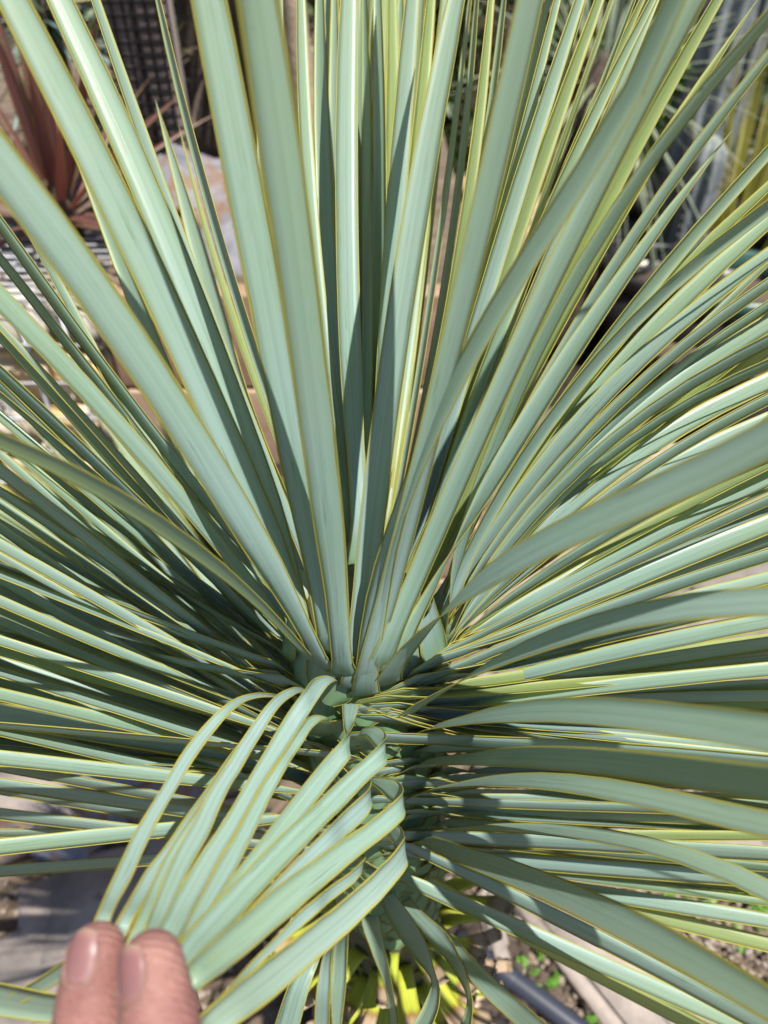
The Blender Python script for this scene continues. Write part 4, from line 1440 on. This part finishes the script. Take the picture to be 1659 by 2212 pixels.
held2([(1112, 75), (1060, 36), (980, 21), (900, 50), (820, 150), (700, 310), (600, 470), (500, 640), (380, 840), (270, 1030), (150, 1230), (0, 1440), (-58, 1529), (-189, 1747), (-303, 1957), (-399, 2141), (-480, 2310), (-530, 2460)],
      [(1118, 92), (1085, 66), (1020, 105), (940, 215), (860, 340), (780, 470), (700, 595), (590, 757), (490, 905), (372, 1115), (252, 1335), (142, 1525), (95, 1610), (33, 1734), (-57, 1894), (-147, 2074), (-220, 2220), (-290, 2400)], 4, (.035, .02, .012, .006))
held2([(1025, 385), (990, 355), (930, 342), (860, 360), (790, 450), (700, 590), (600, 742), (490, 900), (372, 1110), (252, 1330), (135, 1525), (25, 1734), (-65, 1894), (-155, 2074), (-230, 2230), (-290, 2400)],
      [(1035, 400), (1005, 382), (960, 395), (890, 452), (822, 562), (762, 652), (690, 765), (562, 1005), (482, 1175), (372, 1405), (280, 1590), (160, 1790), (40, 2000), (-90, 2200), (-160, 2320), (-220, 2450)], 4.4, (.035, .02, .014, .010, .006, .004), (1050, 440))
held2([(1283, 262), (1262, 320), (1240, 380), (1226, 425), (1190, 480), (1130, 552), (1000, 692), (850, 872), (700, 1062), (560, 1242), (430, 1412), (293, 1584), (173, 1744), (43, 1924), (-77, 2050), (-207, 2214), (-270, 2400)],
      [(1133, 255), (1137, 340), (1150, 470), (1185, 600), (1203, 695), (1188, 716), (1120, 805), (1020, 930), (900, 1082), (760, 1250), (620, 1420), (470, 1600), (320, 1780), (170, 1960), (40, 2110), (-110, 2290), (-180, 2440)], 5, (.034, .026, .018, .010, .004), None)
held2([(1290, 470), (1395, 434), (1470, 462), (1496, 520), (1470, 555), (1400, 622), (1280, 732), (1150, 842), (1000, 982), (870, 1112), (700, 1262), (540, 1422), (420, 1542), (193, 1774), (43, 1928), (-80, 2065), (-200, 2225), (-250, 2400)],
      [(1270, 520), (1340, 530), (1410, 620), (1490, 690), (1498, 745), (1478, 768), (1380, 852), (1280, 952), (1150, 1092), (993, 1246), (843, 1406), (663, 1596), (493, 1776), (393, 1890), (273, 2030), (140, 2170), (0, 2310), (-120, 2460)], 6, (.042, .028, .018, .009, .003), (1310, 590), True)
held2([(1270, 960), (1340, 900), (1371, 880), (1345, 958), (1270, 1022), (1150, 1132), (1020, 1262), (880, 1402), (750, 1532), (643, 1636), (473, 1816), (313, 1986), (180, 2110), (40, 2260), (-80, 2420)],
      [(1270, 1060), (1350, 1060), (1376, 1060), (1352, 1150), (1290, 1225), (1180, 1320), (1050, 1440), (910, 1560), (780, 1680), (680, 1770), (530, 1900), (380, 2030), (240, 2170), (90, 2330), (-20, 2470)], 5.6, (.05, .03, .018, .010, .008, .006))
held2([(1375, 850), (1480, 848), (1580, 878), (1630, 935), (1622, 985), (1550, 1052), (1430, 1152), (1293, 1258), (1143, 1350), (893, 1532), (693, 1674), (493, 1826), (293, 2004), (93, 2166), (-60, 2310), (-147, 2400), (-200, 2520)],
      [(1370, 905), (1440, 965), (1530, 1050), (1640, 1110), (1646, 1175), (1620, 1214), (1500, 1324), (1370, 1424), (1250, 1520), (1052, 1690), (893, 1824), (743, 1966), (573, 2106), (393, 2266), (243, 2386), (90, 2500), (-40, 2600)], 7, (.046, .034, .022, .010, .003), (1400, 960), True)
held2([(1250, 1560), (1310, 1500), (1316, 1520), (1220, 1610), (1050, 1730), (900, 1850), (793, 1936), (673, 2066), (543, 2206), (393, 2356), (243, 2526), (120, 2660)],
      [(1250, 1650), (1290, 1640), (1285, 1650), (1223, 1726), (1043, 1866), (930, 1970), (843, 2046), (723, 2150), (600, 2256), (450, 2400), (320, 2540), (200, 2680)], 6.6, (.05, .025, .012, .008, .005))
held2([(1590, 1235), (1628, 1280), (1640, 1330), (1640, 1350), (1550, 1472), (1452, 1574), (1293, 1724), (1093, 1894), (893, 2046), (643, 2246), (393, 2436), (213, 2586), (-7, 2776), (-100, 2900)],
      [(1500, 1330), (1550, 1400), (1620, 1500), (1672, 1567), (1595, 1690), (1452, 1856), (1353, 1956), (1173, 2136), (943, 2336), (693, 2556), (493, 2726), (293, 2866), (100, 3000), (0, 3100)], 8, (.05, .034, .02, .008, .002), (1500, 1400), True)
held2([(860, 2150), (800, 2330), (693, 2560), (593, 2844), (520, 3100)], [(1000, 2200), (945, 2360), (880, 2540), (793, 2866), (740, 3100)], 4, (.12, .10, .10, .11, .12))
K1 = [((400, 280, .5), (470, 260, .5)), ((415, 350, .49), (490, 300, .49)), ((500, 520, .46), (590, 440, .46)), ((600, 660, .43), (670, 590, .43)), ((690, 790, .405), (706, 720, .405)), ((660, 880, .39), (737, 830, .39)), ((575, 1030, .37), (705, 1000, .37)), ((480, 1130, .355), (610, 1140, .355)), ((380, 1230, .345), (480, 1260, .345))]
K2 = [((480, 280, .52), (525, 250, .52)), ((560, 410, .49), (625, 385, .49)), ((670, 560, .46), (765, 510, .46)), ((780, 680, .43), (842, 635, .43)), ((880, 860, .405), (888, 760, .405)), ((878, 930, .39), (914, 880, .39)), ((840, 1030, .375), (912, 990, .375)), ((790, 1130, .36), (890, 1120, .36)), ((720, 1230, .35), (820, 1240, .35))]
K3 = [((320, 330, .55), (380, 320, .55)), ((310, 460, .52), (400, 385, .52)), ((370, 640, .49), (432, 560, .49)), ((430, 800, .46), (462, 720, .46)), ((455, 960, .43), (494, 900, .43)), ((450, 1100, .41), (520, 1070, .41))]
K4 = [((160, 560, .52), (190, 560, .52)), ((95, 660, .48), (152, 620, .48)), ((60, 850, .45), (140, 850, .45)), ((48, 1020, .42), (136, 1020, .42)), ((30, 1160, .40), (120, 1160, .40))]
K5 = [((190, 480, .53), (260, 460, .53)), ((155, 620, .49), (240, 520, .49)), ((140, 820, .46), (226, 800, .46)), ((145, 1020, .43), (202, 1020, .43)), ((150, 1160, .41), (190, 1160, .41))]
R12 = [((690, 470, .56), (720, 440, .56)), ((840, 650, .52), (875, 610, .52)), ((920, 800, .48), (1000, 730, .48)), ((1080, 960, .45), (1165, 880, .45)), ((1250, 1110, .42), (1335, 1030, .42)), ((1400, 1240, .4), (1470, 1170, .4))]
for st in (K1, K2, K3, K4, K5, R12):
    held(z8, st)


# ---- clasping leaf bases that cover the front of the trunk: broad overlapping shields
def leaf_base(z, az, L, W):
    n = 14
    s = np.linspace(0, 1, n)
    zz = z - .012 + (L + .012) * s
    r = TR + .0025 - .009 * s ** .8
    w = W * np.interp(s, [0, .05, .12, .22, .35, .6, 1], [.30, .6, .84, .98, 1.0, .9, .7])
    rad = np.array([math.cos(az), math.sin(az), 0])
    tan = np.array([-rad[1], rad[0], 0])
    C = np.array([np.array([axis_pt(zz[i])[0], TY, zz[i]]) + rad * r[i] for i in range(n)])
    sag = (w / 2) ** 2 / (2 * TR)
    A = C - tan * (w / 2)[:, None] - rad * sag[:, None]
    B = C + tan * (w / 2)[:, None] - rad * sag[:, None]
    return ribbon('leaf_base', A, B, LEAFM, yuc, .10, margin=.0009, s0=.0)


br = random.Random(3)
for i in range(215):
    z = 1.068 - i * 0.0015
    az = i * golden + 1.0
    a0 = (az + math.pi / 2 + math.pi) % (2 * math.pi) - math.pi
    if abs(a0) > R(105):
        continue
    leaf_base(z, az + br.uniform(-.06, .06), br.uniform(.022, .028), br.uniform(.026, .032))

# ---- cut, yellowing leaf bases on the lower trunk
def leaf_stub(z, az, e, L, W):
    rad = np.array([math.cos(az), math.sin(az), 0])
    d = norm(rad * math.cos(e) + np.array([0, 0, math.sin(e)]))
    ax = axis_pt(z)
    Bp = ax + rad * .036
    up = np.array([0, 0, 1.0])
    n = 9
    s = np.linspace(0, 1, n)
    Q = catmull(np.array([Bp - up * .012, Bp + d * L * .25 + up * .006, Bp + d * L * .6, Bp + d * L]), n)
    T = norm(np.gradient(Q, axis=0))
    S = norm(np.cross(T, up))
    N = np.cross(S, T)
    w = W * (1 + .5 * np.exp(-s * 6))
    th = .0045 - .0018 * s
    rows, uv = [], []
    for (u, v, kk) in ((-.5, 0, 0), (-.2, .6, 1), (.2, .6, 1), (.5, 0, 0), (.2, -.4, 1), (-.2, -.4, 1)):
        rows.append(Q + S * (w * u)[:, None] + N * (th * v)[:, None] - N * (w * .16 * (1 - 4 * u * u))[:, None])
        uv.append(np.stack([np.full(n, u + .5), .06 + s * .06], 1))
    V = np.concatenate(rows)
    F, MI = [], []
    for r_ in range(6):
        r2 = (r_ + 1) % 6
        for i_ in range(n - 1):
            F.append((r_ * n + i_, r_ * n + i_ + 1, r2 * n + i_ + 1, r2 * n + i_))
            MI.append(1 if (r_ in (0, 3) and False) else 0)
    V = list(V)
    uv = list(np.concatenate(uv))
    # ragged dry end cap standing slightly proud
    c0 = len(V)
    for r_ in range(6):
        p_ = V[r_ * n + n - 1]
        V.append(p_ + T[-1] * br.uniform(.002, .007) + N[-1] * br.uniform(-.001, .001))
        uv.append(np.array([.5, .3]))
    for r_ in range(6):
        r2 = (r_ + 1) % 6
        F.append((r_ * n + n - 1, c0 + r_, c0 + r2, r2 * n + n - 1))
        MI.append(1)
    F.append(tuple(c0 + r_ for r_ in range(6)))
    MI.append(1)
    return obj_from('leaf_stub', V, F, [M['stub'], M['cut']], yuc, MI, np.array(uv))


for i in range(170):
    z = 0.74 - i * 0.0030
    az = i * golden + .4
    a0 = (az + math.pi / 2 + math.pi) % (2 * math.pi) - math.pi
    if abs(a0) > R(115):
        continue
    f = i / 170
    leaf_stub(z, az + br.uniform(-.1, .1), R(28 - 40 * f + br.uniform(-10, 10)), br.uniform(.042, .074), br.uniform(.0115, .016))

# dry fibres and crumbs caught between the leaf bases
S_ = []
for i in range(26):
    a = random.uniform(-1.1, -.2)
    p = axis_pt(random.uniform(.88, 1.03))
    p = p + np.array([math.cos(a), math.sin(a), 0]) * (TR + .004)
    d = norm(rng.standard_normal(3)) * random.uniform(.003, .011)
    S_.append((p, p + d))
o = bm_obj('dry_fibre', wires_bm(S_, .00045, 4), M['fibre'], yuc)
o['kind'] = 'stuff'


# ================================================================== THE HAND
HS = 1.08


def cam_pt(x, y, z):
    return CAM + (RGT * x + UPV * y + FWD * z) * HS


def capsule_chain(V, F, pts, rad, sides=20, per=7):
    """Tapered tube through points with rounded ends, appended to V/F."""
    pts = np.array(pts)
    n = per * (len(pts) - 1) + 1
    PR = catmull(np.hstack([pts, np.array(rad)[:, None] * HS]), n)
    C, rr = PR[:, :3], PR[:, 3]
    T = norm(np.gradient(C, axis=0))
    rings = []
    for k in range(5, 0, -1):
        th = k / 5.5 * math.pi / 2
        rings.append((C[0] - T[0] * rr[0] * math.sin(th), rr[0] * math.cos(th), T[0]))
    for i in range(n):
        rings.append((C[i], rr[i], T[i]))
    for k in range(1, 6):
        th = k / 5.5 * math.pi / 2
        rings.append((C[-1] + T[-1] * rr[-1] * math.sin(th), rr[-1] * math.cos(th), T[-1]))
    base = len(V)
    ref = FWD
    for (c, r_, t) in rings:
        a = norm(np.cross(t, ref))
        b = np.cross(a, t)
        for k in range(sides):
            an = 2 * math.pi * k / sides
            V.append(c + a * r_ * math.cos(an) + b * r_ * math.sin(an))
    m = len(rings)
    for i in range(m - 1):
        for k in range(sides):
            F.append((base + i * sides + k, base + i * sides + (k + 1) % sides, base + (i + 1) * sides + (k + 1) % sides, base + (i + 1) * sides + k))
    F.append(tuple(base + k for k in range(sides))[::-1])
    F.append(tuple(base + (m - 1) * sides + k for k in range(sides)))


def px_pt(ox, oy, d):
    return P(ox, oy, d * HS)


idx = [px_pt(327, 2083, .1765), px_pt(337, 2155, .1745), px_pt(352, 2262, .1700), cam_pt(-.050, -.150, .160), cam_pt(-.048, -.190, .150)]
idr = [.0079, .0089, .0095, .0094, .0108]
mid = [px_pt(208, 2058, .1865), px_pt(199, 2130, .184), px_pt(187, 2240, .1785), cam_pt(-.0725, -.156, .168), cam_pt(-.069, -.195, .152)]
mir = [.0075, .0084, .0088, .0092, .0108]
rin = [cam_pt(-.094, -.150, .193), cam_pt(-.094, -.158, .188), cam_pt(-.093, -.168, .180), cam_pt(-.092, -.182, .168), cam_pt(-.088, -.205, .156)]
rir = [.0072, .0080, .0084, .0088, .0102]
lit = [cam_pt(-.110, -.172, .196), cam_pt(-.110, -.178, .191), cam_pt(-.109, -.187, .184), cam_pt(-.108, -.198, .174), cam_pt(-.104, -.218, .162)]
lir = [.0062, .0068, .0072, .0076, .009]
thu = [px_pt(352, 2140, .2165), px_pt(372, 2230, .2165), cam_pt(-.052, -.172, .209), cam_pt(-.040, -.198, .190), cam_pt(-.052, -.240, .160)]
thr = [.0088, .0102, .0104, .0112, .0150]
V, F = [], []
for c, r_ in ((idx, idr), (mid, mir), (rin, rir), (lit, lir), (thu, thr)):
    capsule_chain(V, F, c, r_)
# palm: from each knuckle to the wrist, then the forearm
wr = cam_pt(-.088, -.285, .135)
for c, r_ in ((idx[-1], .012), (mid[-1], .0125), (rin[-1], .012), (lit[-1], .0105)):
    capsule_chain(V, F, [c, c * .55 + wr * .45 + FWD * .006, wr], [r_, r_ + .003, .017])
capsule_chain(V, F, [thu[-1], wr], [.0155, .018])
capsule_chain(V, F, [wr, cam_pt(-.11, -.35, .125), cam_pt(-.15, -.45, .11), cam_pt(-.19, -.56, .09)], [.0235, .027, .036, .04])
capsule_chain(V, F, [wr + RGT * .012, cam_pt(-.10, -.35, .127), cam_pt(-.14, -.45, .115)], [.02, .025, .034])
me = bpy.data.meshes.new('person')
org = wr
me.from_pydata([tuple(v - org) for v in V], [], F)
me.materials.append(M['skin'])
hand = bpy.data.objects.new('person', me)
hand.location = org
COL.objects.link(hand)
rm = hand.modifiers.new('remesh', 'REMESH')
rm.mode = 'VOXEL'
rm.voxel_size = 0.0011
rm.use_smooth_shade = True
sm = hand.modifiers.new('smooth', 'SMOOTH')
sm.factor = 0.5
sm.iterations = 8
tag(hand, 'bare hand pinching bent yucca leaves between fingers and thumb', 'person')


def nail(chain, radii, dorsal, length=.0112, half=40, back=0.0050):
    radii = [q * HS for q in radii]
    """A curved nail plate on the back of a fingertip."""
    tipc, nxt = chain[0], chain[1]
    a = norm(tipc - nxt)
    dn = norm(dorsal - a * (dorsal @ a))
    sd_ = np.cross(a, dn)
    n, m = 14, 13
    Vn, Fn, uv = [], [], []
    r0 = radii[0]
    for layer in (0, 1):
        for j in range(n):
            v = j / (n - 1)
            t = -back + length * v
            # rounded outline: narrower at the cuticle and at the free edge
            hw = half * (1 - .32 * (1 - v) ** 3 - .16 * v ** 6)
            rr = r0 + (radii[1] - r0) * max(0, -t) / np.linalg.norm(tipc - nxt)
            drop = (1 - .46 * (max(0, t) / r0) ** 2)
            for i in range(m):
                u = -1 + 2 * i / (m - 1)
                th = R(hw) * u
                # cuticle and free edge curve
                tt = t + (.0016 * (1 - u * u) if v < .5 else .0010 * (1 - u * u)) * (1 if v >= .5 else -1) * abs(2 * v - 1)
                r_ = rr * drop * (1.012 - .015 * abs(u) ** 3 - .02 * (1 - v) ** 4) - layer * .0007
                Vn.append(tipc + a * tt + dn * r_ * math.cos(th) + sd_ * r_ * math.sin(th))
                uv.append((i / (m - 1), v))
    k = n * m
    for j in range(n - 1):
        for i in range(m - 1):
            q = j * m + i
            Fn.append((q, q + 1, q + m + 1, q + m))
            Fn.append((k + q, k + q + m, k + q + m + 1, k + q + 1))
    rim = [i for i in range(m)] + [j * m + m - 1 for j in range(1, n)] + [(n - 1) * m + i for i in range(m - 2, -1, -1)] + [j * m for j in range(n - 2, 0, -1)]
    for i in range(len(rim)):
        x, y = rim[i], rim[(i + 1) % len(rim)]
        Fn.append((x, k + x, k + y, y))
    o = obj_from('fingernail', Vn, Fn, M['nail'], hand, None, np.array(uv))
    # the fold of skin round the nail's root and sides
    ring = [(n - 4 - j) * m for j in range(n - 4)] + list(range(m)) + [j * m + m - 1 for j in range(1, n - 3)]
    pts_ = [Vn[i] - dn * .0003 for i in ring]
    tube('nail_fold', pts_, [.00035, .0007, .0008, .0007, .00035], M['fold'], hand, 8, 40)
    return o


nail(idx, idr, -FWD * .86 - RGT * .5 + UPV * .1)
nail(mid, mir, -FWD * .92 - RGT * .25 + UPV * .1)
nail(rin, rir, -FWD * .9 - RGT * .4, .011)
nail(lit, lir, -FWD * .9 - RGT * .45, .0095, 38, .005)
nail(thu, thr, FWD * .95 + RGT * .2, .014)
print('leaves', n_leaf)
